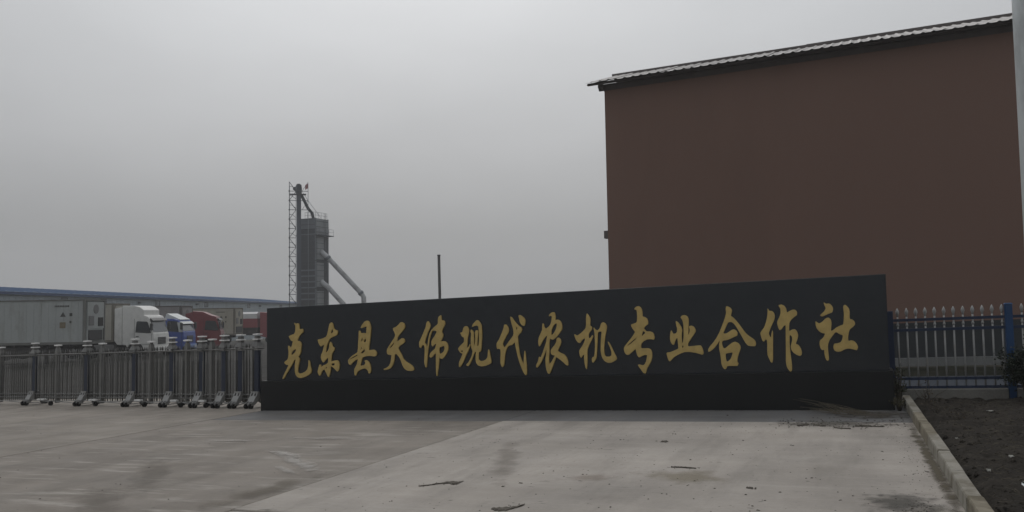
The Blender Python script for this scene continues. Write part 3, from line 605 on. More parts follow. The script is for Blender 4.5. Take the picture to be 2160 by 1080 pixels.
    MB().box(1.365, -.62, .95, 1.392, .62, 1.45).build('grille', m_black, t, bevel=.01)
    g = MB()
    for k in range(4): g.box(1.39, -.60, 1.02 + k * .11, 1.405, .60, 1.05 + k * .11)
    g.build('grille_bar', m_rim, t)
    MB().box(1.34, -1.24, .38, 1.47, 1.24, .78).build('bumper', ma, t, bevel=.05)
    for sy in (-1, 1): MB().box(1.455, sy * .95 - .19, .52, 1.485, sy * .95 + .19, .70).build('headlight', m_head, t, bevel=.01)
    MB().box(-5.2, -.43, .78, .9, -.33, 1.02).box(-5.2, .33, .78, .9, .43, 1.02).box(-4.4, -.33, .84, -4.2, .33, 1.0).box(-2.2, -.33, .84, -2.0, .33, 1.0).build('chassis', m_chas, t)
    MB().disc((-3.9, 0, 1.10), (0, 0, 1), .5, .09, 20).build('coupling_plate', m_chas, t)
    for x in (0, -3.25, -4.60):
        for sy in (-1, 1): add_wheel(t, x, sy * 1.03)
    return t, mc
def trailer(corner, rz, label, col, n_ribs=0, top=4.1, chassis=True, name='container_trailer', reefer=True, length=12.19, marks=True, base=1.2):
    a = rad(rz); cxv = Vector((math.cos(a), math.sin(a))); lv = Vector((-math.sin(a), math.cos(a)))
    o = Vector(corner) + lv * 1.22
    t = thing(name, (o.x, o.y, gz(o.x)), rz=a, label=label, cat='container trailer', group='container trailers parked in the yard')
    key = label[:22].replace(' ', '_')
    mc = pm('box_' + key, col, .6, 0, .10, .7, fine=.05, fs=9, spec=.35, coords='obj', stretch=(1, 1, .35), dirt=(col[0] * .68, col[1] * .66, col[2] * .60), dirt_lo=.52, dirt_hi=.8, dirt_s=1.6)
    mf = pm('frame_' + key, (col[0] * .42, col[1] * .40, col[2] * .38), .65, 0, .15, 2, spec=.35, coords='obj')
    bx = MB().box(-length + .05, -1.18, base + .12, -.10, 1.18, top - .05).build('container_box', mc, t)
    fr = MB()
    for sy in (-1, 1):
        y0, y1 = sorted((sy * 1.10, sy * 1.22))
        for x0, x1 in ((-length, -length + .16), (-.16, 0)): fr.box(x0, y0, base, x1, y1, top)
        fr.box(-length + .16, y0 + .002, base, -.16, y1 - .002, base + .16); fr.box(-length + .16, y0 + .002, top - .09, -.16, y1 - .002, top)
    for x0, x1 in ((-length, -length + .12), (-.12, 0)): fr.box(x0, -1.10, top - .12, x1, 1.10, top - .001); fr.box(x0, -1.10, base + .001, x1, 1.10, base + .16)
    fr.build('container_frame', mf, t)
    sb = MB(); k = 26
    for i in range(1, k): 
        x = -length + length * i / k; sb.box(x - .012, -1.192, base + .16, x + .012, -1.179, top - .09)
    sb.build('side_rib', mc, t)
    if reefer:
        r = MB().box(-.10, -.98, base + .95, .03, .98, top - .18).box(-.10, -.98, base + .18, -.02, .98, base + .95); r.build('refrigeration_unit', mc, t, bevel=.01)
        MB().disc((.03, .0, top - .62), (1, 0, 0), .30, .05, 20).build('fan_grille', m_rim, t)
        MB().box(.03, -.86, base + 1.15, .07, -.28, top - 1.05).build('control_box', m_rim, t)
        MB().box(-.02, -.80, base + .22, .04, .80, base + .86).build('compressor_bay', m_black, t)
        MB().box(.03, .25, base + 1.1, .06, .85, base + 1.65).build('vent_panel', m_chas, t)
    if marks:
        mk = pm('marking_dark', (.06, .06, .055), .7); my = pm('marking_ochre', (.16, .13, .08), .7)
        def mark(prof, mt=mk): MB().prism(prof, -1.1985, -1.194).build('marking', mt, t)
        mark([(-1.0, top - 1.05), (-.84, top - 1.05), (-.84, top - .85), (-1.0, top - .85)])
        mark([(-1.0, top - 1.48), (-.88, top - 1.48), (-.88, top - 1.34), (-1.0, top - 1.34)])
        mark([(-1.60, top - 1.08), (-1.24, top - 1.08), (-1.42, top - .78)])
        mark([(-1.62, top - 1.78), (-1.25, top - 1.78), (-1.25, top - 1.42), (-1.62, top - 1.42)], my)
        for q in range(9): mark([(-1.95 + q * .105, top - .47), (-1.88 + q * .105, top - .47), (-1.88 + q * .105, top - .37), (-1.95 + q * .105, top - .37)])
    if chassis:
        c = MB().box(-length + .2, -.5, .92, -.5, -.38, base - .004).box(-length + .2, .38, .92, -.5, .5, base - .004)
        for i in range(7): c.box(-length + .6 + i * 1.75, -1.15, 1.06, -length + .72 + i * 1.75, 1.15, base - .006)
        c.build('trailer_chassis', m_chas, t)
        for i in range(3):
            for sy in (-1, 1): add_wheel(t, -length + 1.6 + i * 1.32, sy * 1.02)
        for sy in (-1, 1): MB().box(-2.6, sy * .95 - .06, .05, -2.48, sy * .95 + .06, 1.05).box(-2.66, sy * .95 - .14, 0, -2.42, sy * .95 + .14, .05).build('landing_leg', m_chas, t)
        MB().box(-8.2, -1.16, .42, -3.0, -1.12, 1.02).build('side_guard', m_chas, t)
        MB().box(-5.6, -.9, .38, -4.4, .9, .95).build('tool_box', m_chas, t, bevel=.02)
    return t
trailer((-33.37, 24.93), 20, 'nearest pale grey refrigerated container trailer with small dark side markings, no lorry coupled', (.33, .35, .345), top=4.0)
trailer((-38.29, 31.67), 20, 'cream container trailer coupled close behind the white lorry cab', (.36, .345, .30), top=3.97)
tractor('lorry', (-35.55, 32.67), 20, 3.75, (.62, .62, .60), 'white sleeper-cab lorry with a dark side window behind the middle of the gate', tall=2)
trailer((-43.0, 43.2), 20, 'grey container trailer mostly hidden behind the blue lorry', (.24, .23, .23), top=4.0, marks=False)
tractor('lorry', (-37.15, 37.27), 22, 3.38, (.035, .075, .30), 'blue lorry with pale visor, wind deflector and front pillars beside the white lorry', accent=(.10, .18, .40), visor=(.55, .57, .56), tall=0)
tractor('lorry', (-39.3, 43.9), 35, 3.45, (.165, .028, .032), 'dark red lorry with sloping roof fairing in front of the cream container')
trailer((-48.42, 56.41), 20, 'weathered cream container trailer standing behind the dark red lorry', (.33, .31, .26), top=4.0, reefer=True)
# load body farthest right: white upper half over red side boards
def loadbody():
    c, rz = Vector((-53.9, 67.1)), rad(20)
    t = thing('box_lorry', (c.x, c.y, gz(c.x)), rz=rz, label='red lorry with a white-topped load body at the far end of the row', cat='lorry', group='lorries parked in the yard behind the gate')
    mr = pm('red_board', (.19, .03, .035), .5, 0, .1, 2, coords='obj'); mw = pm('white_canopy', (.50, .50, .50), .6, 0, .06, 2, coords='obj')
    MB().box(-7.0, 0, 1.9, -.2, 2.45, 2.95).build('side_board', mr, t)
    MB().prism([(0.02, 2.95), (2.43, 2.95), (2.43, 3.5), (1.9, 3.72), (.55, 3.72), (.02, 3.5)], -6.95, -.25, axis='x').build('canopy', mw, t)
    MB().box(-7.0, .4, 1.0, 2.2, 2.05, 1.25).build('chassis', m_chas, t)
    MB().box(-7.0, .05, 1.25, -.2, 2.4, 1.9).build('under_frame', m_chas, t)
    MB().prism([(.1, .9), (.9, .7), (2.3, .5), (2.4, 1.8), (2.15, 2.9), (1.9, 3.2), (.9, 3.62), (.1, 3.68)], .0, 2.45).build('cab_body', mr, t, bevel=.05)
    MB().prism([(1.2, 1.95), (1.25, 2.7), (1.95, 2.66), (2.2, 1.9)], -.012, .0).build('side_window', m_glass, t)
    MB().prism([(2.395, 1.9), (2.41, 1.9), (2.17, 2.85), (2.155, 2.85)], .15, 2.3).build('windscreen', m_glass2, t)
    for x in (1.2, -4.6, -5.9):
        for y in (.2, 2.25): add_wheel(t, x, y)
loadbody()
HAZE = .0010
# ------------------------------------------------------------------ long blue-roofed warehouse far left
SH = Vector((-75.45, 50.81)); UA = math.atan2(80.75, -23.61)
shed = thing('warehouse', (SH.x, SH.y, gz(SH.x)), rz=UA, label='long low pale warehouse with blue metal roof behind the parked lorries', cat='warehouse')
SL = math.cos(UA) * S             # ground fall along the building
m_clad = pm('pale_cladding', (.34, .385, .415), .6, .1, .08, .4, spec=.35, coords='obj', stretch=(1, 1, .3), dirt=(.22, .24, .25), dirt_lo=.5, dirt_hi=.75, dirt_s=.4)
m_rblue = pm('blue_roof_sheet', (.10, .17, .30), .42, .2, .08, .6, spec=.5, coords='obj')
m_fblue = pm('blue_fascia', (.025, .055, .14), .5, .1, .1, 1, coords='obj')
class SB(MB):
    def mesh(s, *a, **k):
        s.v = [Vector((q.x, q.y, q.z + SL * q.x)) for q in s.v]
        return MB.mesh(s, *a, **k)
X0, X1, WD = -42.0, 101.0, 26.0
SB().box(X0, 0, -.6, X1, WD, 6.86).build('wall', m_clad, shed)
rb_ = SB(); x = X0 + .5
while x < X1: rb_.box(x, -.035, .0, x + .10, .002, 6.5); x += 1.0
rb_.build('cladding_rib', m_clad, shed)
SB().box(X0 - .4, -.50, 6.72, X1 + .4, -.38, 6.98).build('fascia', m_fblue, shed)
SB().prism([(-.55, 6.99), (-.55, 7.05), (WD / 2, 8.30), (WD + .5, 7.05), (WD + .5, 6.99), (WD / 2, 8.22)], X0 - .4, X1 + .4, axis='x').build('roof', m_rblue, shed)
rs = SB(); x = X0
while x < X1: rs.add([(x, -.55, 7.05), (x + .06, -.55, 7.05), (x + .06, WD / 2, 8.3), (x, WD / 2, 8.3), (x, -.55, 7.12), (x + .06, -.55, 7.12), (x + .06, WD / 2, 8.37), (x, WD / 2, 8.37)], [(0, 3, 2, 1), (4, 5, 6, 7), (0, 1, 5, 4), (1, 2, 6, 5), (2, 3, 7, 6), (3, 0, 4, 7)]); x += 1.5
rs.build('roof_seam', m_rblue, shed)
m_sgl = pm('shed_glass', (.13, .15, .16), .2, 0, .05, 2)
m_shf = pm('shed_frame', (.06, .065, .07), .6)
for xc in (-18, -3.5, 11.2, 19.5, 33.3, 48.9, 66.0, 82.0):
    z0, z1 = 5.75, 6.55
    if xc < 25: z0 = 6.0
    f = SB(); wd = .62
    f.box(xc - wd, -.07, z0, xc - wd + .13, -.002, z1).box(xc + wd - .13, -.07, z0, xc + wd, -.002, z1).box(xc - wd + .13, -.07, z0, xc + wd - .13, -.002, z0 + .13).box(xc - wd + .13, -.07, z1 - .1, xc + wd - .13, -.002, z1)
    fo = f.build('window', m_shf, shed)
    SB().box(xc - wd + .13, -.03, z0 + .13, xc + wd - .13, -.004, z1 - .1).build('pane', m_sgl, fo)
for xc in (8.8, 45.3, 71.0, 28):
    SB().box(xc - .18, -.36, 6.05, xc + .18, -.004, 6.3).build('wall_lamp', m_shf, shed)

# ------------------------------------------------------------------ grain dryer and its elevator
TB = (-75.06, 106.27); TA = rad(125.6 - 90)
K = 12.4
def tx(px): return (px - 650) / K
def tz(py): return (709.8 - py) / K
m_dk = pm('dryer_steel_dark', (.022, .030, .038), .6, .1, .12, .5, spec=.4, coords='obj', stretch=(1, 1, .4))
m_md = pm('dryer_steel_mid', (.11, .125, .14), .6, .1, .10, .6, spec=.4, coords='obj')
m_lt = pm('dryer_galvanised', (.20, .215, .225), .6, .1, .10, .6, spec=.4, coords='obj')
m_el = pm('elevator_blue_grey', (.035, .048, .068), .55, .1, .1, .6, coords='obj')
m_duct = pm('duct_grey', (.36, .37, .38), .6, .1, .08, .6, coords='obj', dirt=(.17, .17, .17), dirt_lo=.5, dirt_hi=.7, dirt_s=.8)
dry = thing('grain_dryer', (*TB, gz(TB[0])), rz=TA, label='tall dark steel grain dryer tower with louvred side and two sloping ducts on the horizon', cat='grain dryer')
# body: square box turned so one corner faces the road
hb = 1.80; BRr = rad(-35)
cx_ = tx(659.5)
class RB(MB):                      # box coordinates turned about the dryer's own axis
    def mesh(s, *a, **k):
        s.v = [Vector((cx_ + q.x * math.cos(BRr) - q.y * math.sin(BRr), q.x * math.sin(BRr) + q.y * math.cos(BRr), q.z)) for q in s.v]
        return MB.mesh(s, *a, **k)
T1 = tz(463)
# front-left face is y=-hb (dark, louvred), front-right face is x=+hb (galvanised)
RB().box(-hb, -hb, -1, hb, hb, T1).build('body', m_dk, dry)
for zz in [tz(q) for q in (465, 478, 492, 504, 517, 529, 542, 553, 566, 578, 590, 602, 614, 626)]:
    RB().box(-hb + .1, -hb - .14, zz - .50, hb - .1, -hb - .003, zz - .26).build('louvre', m_md if zz < tz(555) or zz > tz(500) else m_dk, dry)
for zz in [tz(q) for q in (499, 552, 610)]:
    RB().box(-hb - .10, -hb - .18, zz, hb + .12, hb + .1, zz + .16).build('band', m_dk, dry)
RB().box(hb + .003, -hb, tz(498), hb + .05, hb, T1).build('top_panel', m_lt, dry)
RB().box(-hb, -hb - .06, tz(484), hb, -hb - .003, T1 + .02).build('top_panel', m_md, dry)
for a_, b_ in ((tz(548), tz(501)), (tz(606), tz(555)), (tz(660), tz(614))):
    RB().box(hb + .003, -hb + .35, a_, hb + .10, hb - 1.35, b_).build('air_panel', m_lt, dry)
    RB().box(hb + .003, -hb + .02, a_, hb + .06, -hb + .33, b_).build('corner_strip', m_md, dry)
for a_, b_ in ((-hb, -hb), (hb, -hb), (hb, hb)):
    RB().box(a_ - .09, b_ - .09, -1, a_ + .09, b_ + .09, T1 + .05).build('corner_post', m_md, dry)
lad = RB()
for sy in (-.22, .22): lad.tube([(hb + .22, .6 + sy, 0), (hb + .22, .6 + sy, T1 + 1.0)], .035, 5)
zz = .5
while zz < T1 + .8: lad.tube([(hb + .22, .38, zz), (hb + .22, .82, zz)], .025, 4); zz += .45
lad.build('ladder', m_dk, dry)
sm_ = RB(); zz = 1.0
while zz < T1 - .3:
    sm_.box(hb + .05, -hb + .02, zz, hb + .115, hb - .02, zz + .07); sm_.box(-hb + .05, -hb - .10, zz + .35, hb - .05, -hb - .002, zz + .42); zz += .92
sm_.build('panel_seam', m_dk, dry)
pl = RB(); pl.box(hb + .05, -hb - .3, tz(499), hb + 1.0, hb + .3, tz(499) + .12); pl.build('platform', m_dk, dry)
def railing(b, pts, z, n=5):
    for (x0, y0), (x1, y1) in zip(pts, pts[1:]):
        for zz in (.55, 1.05): b.tube([(x0, y0, z + zz), (x1, y1, z + zz)], .025, 5)
        for k in range(n + 1): b.tube([(x0 + (x1 - x0) * k / n, y0 + (y1 - y0) * k / n, z), (x0 + (x1 - x0) * k / n, y0 + (y1 - y0) * k / n, z + 1.05)], .025, 5)
b = RB(); railing(b, [(hb + .08, -hb - .25), (hb + .95, -hb - .25), (hb + .95, hb + .25)], tz(499) + .1, 3); b.build('railing', m_md, dry)
b = RB(); railing(b, [(-hb * .2, -hb + .1), (hb - .1, -hb + .1), (hb - .1, hb - .1)], T1, 4); b.build('railing', m_md, dry)
def duct(p, r, nm='duct'): MB().tube([(tx(a_), d_, tz(c_)) for a_, c_, d_ in p], r, 14).build(nm, m_duct, dry)
duct([(675, 529, -.6), (679, 534, -1.6), (690, 545, -1.9), (758, 620, -1.9), (763, 628, -1.9), (764, 705, -1.9)], .42)
duct([(675, 591, -.6), (680, 598, -1.6), (690, 606, -1.9), (730, 652, -1.9), (738, 705, -1.9)], .42)
for a_, c_ in ((690, 545), (757, 619)): MB().tube([(tx(a_ - 2), -1.9, tz(c_ - 2)), (tx(a_ + 2), -1.9, tz(c_ + 2.4))], .50, 14).build('duct_flange', m_md, dry)

elv = thing('bucket_elevator', (*TB, gz(TB[0])), rz=TA, label='slim bucket elevator inside a lattice mast with a small red flag beside the grain dryer', cat='elevator')
ex = tx(631.5)
MB().box(ex - .36, -2.75, -1, ex + .36, -2.35, tz(404)).build('leg', m_el, elv)
MB().prism([(ex - .46, tz(414)), (ex + .46, tz(414)), (ex + .50, tz(402)), (ex + .42, tz(395)), (ex + .1, tz(392.5)), (ex - .35, tz(393.5)), (ex - .52, tz(399)), (ex - .95, tz(400)), (ex - .95, tz(404)), (ex - .6, tz(407))], -2.95, -2.15).build('head', m_dk, elv)
MB().box(tx(613), -3.2, tz(415), tx(646), -1.9, tz(415) + .10).build('head_platform', m_dk, elv)
MB().tube([(tx(637), -2.4, tz(416)), (tx(650), -1.6, tz(442)), (tx(658), -.8, tz(450)), (tx(661), -.5, tz(463))], .26, 10).build('spout', m_dk, elv)
MB().tube([(tx(649), -1.4, tz(424)), (tx(676), -.5, tz(460))], .035, 5).build('stay_cable', m_md, elv)
# lattice mast
lx0, lx1, ly0, ly1 = tx(612.5), tx(650), -3.6, -1.2
legs = [(lx0, ly0), (lx1, ly0), (lx0, ly1), (tx(626), ly0)]
for (a_, b_), tp in zip(legs, (390, 392, 396, 400)):
    MB().tube([(a_, b_, -1), (a_, b_, tz(tp))], .05, 6).build('mast_leg', m_md, elv)
z = tz(640); k = 0; st = 1.55
while z < tz(402):
    z1 = z + st
    b = MB()
    xr = lx1 if z > tz(462) else tx(626)
    b.tube([(lx0, ly0, z), (xr, ly0, z)], .05, 5)
    b.tube([(lx0, ly0, z + st * .5), (lx0 + .45, ly0, z + st * .5), (tx(626), ly0, z + st * .15)], .04, 5)
    b.box(lx0 - .11, ly0 - .11, z - .10, lx0 + .11, ly0 + .11, z + .10)
    if k % 2: b.tube([(lx0, ly0, z), (tx(626), ly0, z1)], .05, 5)
    else: b.tube([(tx(626), ly0, z), (lx0, ly0, z1)], .05, 5)
    if z > tz(462): b.tube([(lx1, ly0, z), (tx(638), ly0, z1)] if k % 2 else [(tx(638), ly0, z), (lx1, ly0, z1)], .03, 5)
    b.tube([(lx0, ly0, z), (lx0, ly1, z1)], .03, 5)
    b.build('brace', m_dk, elv); z = z1; k += 1
m_red = pm('red_flag', (.30, .10, .10), .8)
fl = MB(); vs_ = []; nx = 6
for i in range(nx + 1):
    for zz in (0, 1): vs_.append((lx1 - .02 - i * .075, ly0 + .06 * math.sin(i * 1.4), tz(403) + zz * .8 - .05 * i))
fl.add(vs_, [(2 * i, 2 * i + 2, 2 * i + 3, 2 * i + 1) for i in range(nx)]); fl.build('flag', m_red, elv)

# ------------------------------------------------------------------ thin chimney pipe
m_pipe = pm('rusty_black_pipe', (.022, .020, .020), .7, .2, .15, 2)
ch = thing('chimney_pipe', (-31.83, 70.15, gz(-31.83)), label='slender dark metal chimney pipe rising alone behind the name wall', cat='chimney')
b = MB().tube([(0, 0, -.3), (-.02, 0, 4.5), (-.08, 0, 9.0)], .16, 14); b.build('pipe', m_pipe, ch)
MB().tube([(-.08, 0, 8.9), (-.08, 0, 9.04)], .19, 14).build('collar', m_pipe, ch)

# ------------------------------------------------------------------ planting and litter
def leaf_bush(name, loc, label, R, Hh, n, col, seed, lw=.03):
    rr = random.Random(seed)
    t = thing(name, loc, label=label, cat='shrub')
    st = MB()
    tips = []
    for i in range(26):
        a = rr.uniform(0, 6.28); q = rr.uniform(.15, 1) ** .6
        p1 = Vector((math.cos(a) * R * .35 * q, math.sin(a) * R * .35 * q, Hh * rr.uniform(.25, .45)))
        p2 = Vector((math.cos(a) * R * .85 * q, math.sin(a) * R * .85 * q, Hh * (rr.uniform(.5, .95) if q < .6 else rr.uniform(.35, .75))))
        st.tube([(0, 0, -.05), p1, p2], [.012, .007, .003], 5); tips += [(p1, p2)]
    st.build('stem', pm('bush_stem', (.045, .035, .025), .9), t)
    lf = MB()
    for i in range(n):
        p1, p2 = rr.choice(tips); f = rr.uniform(.1, 1.15)
        c = p1.lerp(p2, f) + Vector((rr.gauss(0, 1), rr.gauss(0, 1), rr.gauss(0, 1))) * R * .13
        if c.z < .03: c.z = .03 + rr.random() * .1
        d = Vector((rr.gauss(0, 1), rr.gauss(0, 1), rr.gauss(.3, 1))).normalized(); s_ = d.cross(Vector((rr.gauss(0, 1), rr.gauss(0, 1), rr.gauss(0, 1)))).normalized()
        l_ = lw * rr.uniform(.8, 1.9); w_ = lw * rr.uniform(.3, .5)
        lf.add([c, c + d * l_ * .5 + s_ * w_, c + d * l_, c + d * l_ * .5 - s_ * w_], [(0, 1, 2, 3)])
    me = lf.mesh('foliage', pm('leaf_' + name + str(seed), col, .7, 0, .5, 9, spec=.3, coords='obj'), recalc=False)
    link_mesh('foliage', me, t)
    return t
leaf_bush('evergreen_shrub', (13.36, .42, soil_z(13.36, .42) - .02), 'dense dark evergreen shrub against the bright blue fence post', .42, .98, 5200, (.014, .021, .012), 4, .034)
leaf_bush('evergreen_shrub', (14.3, .35, soil_z(14.3, .35) - .02), 'second dark evergreen shrub farther right along the picket fence', .45, .9, 3000, (.022, .032, .018), 5, .034)
leaf_bush('weedy_shrub', (11.60, .30, gz(11.6)), 'thin dusty weed clump squeezed between the name wall and the fence post', .14, .62, 420, (.045, .050, .030), 9, .026)
leaf_bush('weedy_shrub', (11.58, -.20, gz(11.58)), 'low dry weed tuft at the right foot of the name wall', .13, .22, 260, (.065, .058, .032), 10, .024)

m_twig = pm('dead_twig', (.05, .040, .030), .9)
def twig_plant(loc, label, seed, Hh, n, spread):
    rr = random.Random(seed); t = thing('dead_shrub', loc, label=label, cat='shrub')
    b = MB(); lv = MB()
    for i in range(n):
        a = rr.uniform(0, 6.28); p = Vector((0, 0, -.03)); d = Vector((math.cos(a) * spread, math.sin(a) * spread, 1)).normalized(); pts = [p.copy()]
        for k in range(5):
            p = p + d * Hh / 5 * rr.uniform(.7, 1.2); d = (d + Vector((rr.gauss(0, .3), rr.gauss(0, .3), rr.gauss(0, .15)))).normalized(); pts.append(p.copy())
            if rr.random() < .75:
                q = p + Vector((rr.gauss(0, 1), rr.gauss(0, 1), .6)).normalized() * Hh * .25; b.tube([p, q], .0025, 4, r_end=.001)
                if rr.random() < .6:
                    s_ = Vector((rr.gauss(0, 1), rr.gauss(0, 1), rr.gauss(0, 1))).normalized() * .016; e_ = Vector((rr.gauss(0, 1), rr.gauss(0, 1), rr.gauss(0, 1))).normalized() * .03
                    lv.add([q, q + s_ + e_ * .5, q + e_, q - s_ + e_ * .5], [(0, 1, 2, 3)])
        b.tube(pts, .0065, 5, r_end=.002)
    b.build('stem', m_twig, t)
    if lv.v: link_mesh('dry_leaves', lv.mesh('dry_leaves', pm('dry_leaf', (.09, .07, .045), .9, 0, .3, 9), recalc=False), t)
twig_plant((11.96, .10, soil_z(11.96, .10)), 'bare twiggy dead shrub just behind the far end of the kerb', 3, .36, 9, .55)
twig_plant((12.02, -.85, soil_z(12.02, -.85)), 'smaller withered shrub with curled leaves beside the kerb', 8, .24, 7, .7)
twig_plant((12.20, -1.9, soil_z(12.2, -1.9)), 'scraggy low dead weed in the soil bed, nearest of the withered plants', 12, .16, 6, .9)

# dry straw leaning on the foot of the granite wall
st = thing('straw_bundle', (10.9, -.55, gz(10.9)), label='wispy heap of dry straw stalks leaning against the foot of the name wall', cat='straw')
m_straw = pm('straw', (.115, .098, .068), .85, 0, .3, 8)
rr = random.Random(21)
for q in range(3):
    b = MB()
    for i in range(15):
        L0 = rr.uniform(.35, .75); x0 = rr.uniform(-.28, .22); y0 = rr.uniform(-.25, .12)
        sl_ = rr.uniform(.05, .42); p0 = Vector((x0 + .1, y0, .004)); p1 = p0 + Vector((-L0 * .55, .15 * rr.random(), L0 * sl_ * .6)); p2 = p1 + Vector((-L0 * .4, .08, L0 * sl_ * .15 - .0))
        p2.y = min(p2.y, .38); p1.y = min(p1.y, .36)
        b.tube([p0, p1, p2], .0022, 4, r_end=.0012)
    b.build('stalks', m_straw, st, slope=True, kind='stuff')

# soft-edged stains lying on the slabs
def stain(name, x, y, rx, ry, col, op, seed, rz=0.0, nscale=3.0):
    m = bpy.data.materials.new(name); m.use_nodes = True; t = m.node_tree; b = t.nodes['Principled BSDF']; n = t.nodes.new; l = t.links.new
    b.inputs['Base Color'].default_value = (*col, 1); b.inputs['Roughness'].default_value = .9; b.inputs['Specular IOR Level'].default_value = .2
    tc_ = n('ShaderNodeTexCoord'); ln = n('ShaderNodeVectorMath'); ln.operation = 'LENGTH'
    mp_ = n('ShaderNodeMapping'); mp_.inputs['Scale'].default_value = (1 / rx, 1 / ry, 0); l(tc_.outputs['Object'], mp_.inputs[0]); l(mp_.outputs[0], ln.inputs[0])
    nz_ = n('ShaderNodeTexNoise'); nz_.inputs['Scale'].default_value = nscale; nz_.inputs['Detail'].default_value = 7; nz_.inputs['Roughness'].default_value = .65
    mp2 = n('ShaderNodeMapping'); mp2.inputs['Location'].default_value = (seed, seed, 0); l(tc_.outputs['Object'], mp2.inputs[0]); l(mp2.outputs[0], nz_.inputs[0])
    ad = n('ShaderNodeMath'); ad.operation = 'MULTIPLY_ADD'; l(nz_.outputs[0], ad.inputs[0]); ad.inputs[1].default_value = 2.2; l(ln.outputs['Value'], ad.inputs[2])
    r_ = n('ShaderNodeMapRange'); r_.inputs[1].default_value = 1.95; r_.inputs[2].default_value = 1.35; r_.inputs[3].default_value = 0; r_.inputs[4].default_value = op; l(ad.outputs[0], r_.inputs[0])
    l(r_.outputs[0], b.inputs['Alpha'])
    o = MB().add([(-rx, -ry, 0), (rx, -ry, 0), (rx, ry, 0), (-rx, ry, 0)], [(0, 1, 2, 3)]).build(name, m, kind='stuff')
    o.matrix_world = Matrix.Translation((x, y, gz(x) + .0085)) @ Matrix.Rotation(-math.atan(S), 4, 'Y') @ Matrix.Rotation(rz, 4, 'Z')
for a_ in [('kerb_dirt', 11.70, -4.6, .085, 3.8, (.11, .095, .068), .8, 3, 0.017, 5), ('kerb_dirt', 11.55, -7.35, .30, .75, (.085, .078, .052), .85, 8, 0, 4),
           ('kerb_dirt', 11.35, -6.6, .35, .5, (.10, .095, .085), .7, 5, 0, 6), ('rust_stain', 9.45, -5.75, .55, .45, (.27, .235, .165), .4, 2, 0, 3), ('rust_stain', 8.55, -5.95, .35, .28, (.28, .225, .18), .3, 6, 0, 3),
           ('soil_smear', 11.2, -.75, .75, .55, (.075, .066, .052), .85, 4, 0, 4), ('soil_smear', 10.75, -1.75, 1.0, .40, (.10, .094, .082), .6, 7, 0, 5),
           ('chalky_scrape', 4.75, -5.48, 1.25, .16, (.46, .44, .41), .6, 1, -.68, 5), ('chalky_scrape', 4.2, -4.98, .6, .10, (.48, .46, .43), .6, 11, -.50, 6), ('chalky_scrape', 5.0, -6.02, .5, .08, (.45, .43, .40), .5, 4, -.66, 7), ('chalky_scrape', 3.9, -3.65, .8, .10, (.44, .42, .39), .4, 2, .05, 7), ('chalky_scrape', 2.6, -3.98, .7, .10, (.44, .42, .39), .4, 5, .1, 7),
           ('tyre_smudge', 3.5, -6.5, 1.6, .26, (.14, .125, .105), .26, 4, -.82, 3), ('tyre_smudge', 4.2, -7.9, 1.2, .3, (.14, .125, .105), .26, 9, -.75, 3), ('tyre_smudge', 7.3, -5.0, .20, 1.9, (.22, .195, .165), .28, 3, .35, 3), ('tyre_smudge', 5.55, -7.1, .28, 1.1, (.15, .13, .10), .35, 12, -.03, 4)]: stain(*a_)

# loose debris on the slabs
def clod(b, x, y, z, r, rr, flat=.5):
    n = 7; vs_ = []
    for j, (zz, k) in enumerate(((0, 1.0), (.45, .85), (.8, .45))):
        for i in range(n):
            a = 2 * math.pi * i / n + j * .3; q = r * k * rr.uniform(.75, 1.2)
            vs_.append((x + q * math.cos(a), y + q * math.sin(a), z + zz * r * flat * 1.2))
    vs_.append((x, y, z + r * flat * 1.25))
    f = [(j * n + i, j * n + (i + 1) % n, (j + 1) * n + (i + 1) % n, (j + 1) * n + i) for j in (0, 1) for i in range(n)] + [(2 * n + i, 2 * n + (i + 1) % n, 3 * n) for i in range(n)]
    b.add(vs_, f)
m_mud = pm('dried_mud', (.105, .094, .080), .95, 0, .3, 14, fine=.2, fs=80, bump=.6, bs=50, spec=.15)
m_mudd = pm('dark_litter', (.055, .047, .038), .95, 0, .3, 14, fine=.2, fs=80, spec=.15)
def mud_patch(name, pts, label, seed, h=.012, spread=.03, n=90):
    """a torn, flattened piece of dried mud along a line of points (x, y, half width)"""
    rr = random.Random(seed); x0, y0 = pts[0][0], pts[0][1]
    b = MB(); up_ = []; dn = []
    fine = []
    for (a, b_), t_ in [((pts[i], pts[i + 1]), k / 6) for i in range(len(pts) - 1) for k in range(6)]: fine.append([a[j] + (b_[j] - a[j]) * t_ for j in range(3)])
    fine.append(list(pts[-1])); m = len(fine); vs_ = []
    for (x, y, w_) in fine:
        w1 = w_ * rr.uniform(.6, 1.35); w2 = w_ * rr.uniform(.6, 1.35)
        vs_ += [(x - x0, y + w1 - y0, .005), (x - x0, y + w1 * .8 - y0, .005 + h * rr.uniform(.5, 1)), (x - x0 + .004, y - w2 * .8 - y0, .005 + h * rr.uniform(.5, 1.2)), (x - x0, y - w2 - y0, .005)]
    f = [(4 * i + j, 4 * i + 4 + j, 4 * i + 5 + j, 4 * i + 1 + j) for i in range(m - 1) for j in range(3)]
    b.add(vs_, f)
    for k in range(n // 6):
        q = rr.choice(fine); clod(b, q[0] - x0 + rr.gauss(0, spread * 2), q[1] - y0 + rr.gauss(0, spread * 1.4), .004, rr.uniform(.004, .011), rr, .6)
    o = b.build(name, m_mud, None, slope=True, label=label, cat='mud')
    o.location = (x0, y0, gz(x0))
mud_patch('mud_lump', [(7.035, -6.62, .012), (7.11, -6.56, .022), (7.18, -6.47, .012), (7.23, -6.42, .05), (7.32, -6.40, .075), (7.37, -6.40, .085)], 'long torn piece of dried mud lying on the pale slab, left of the frame centre', 2, .010)
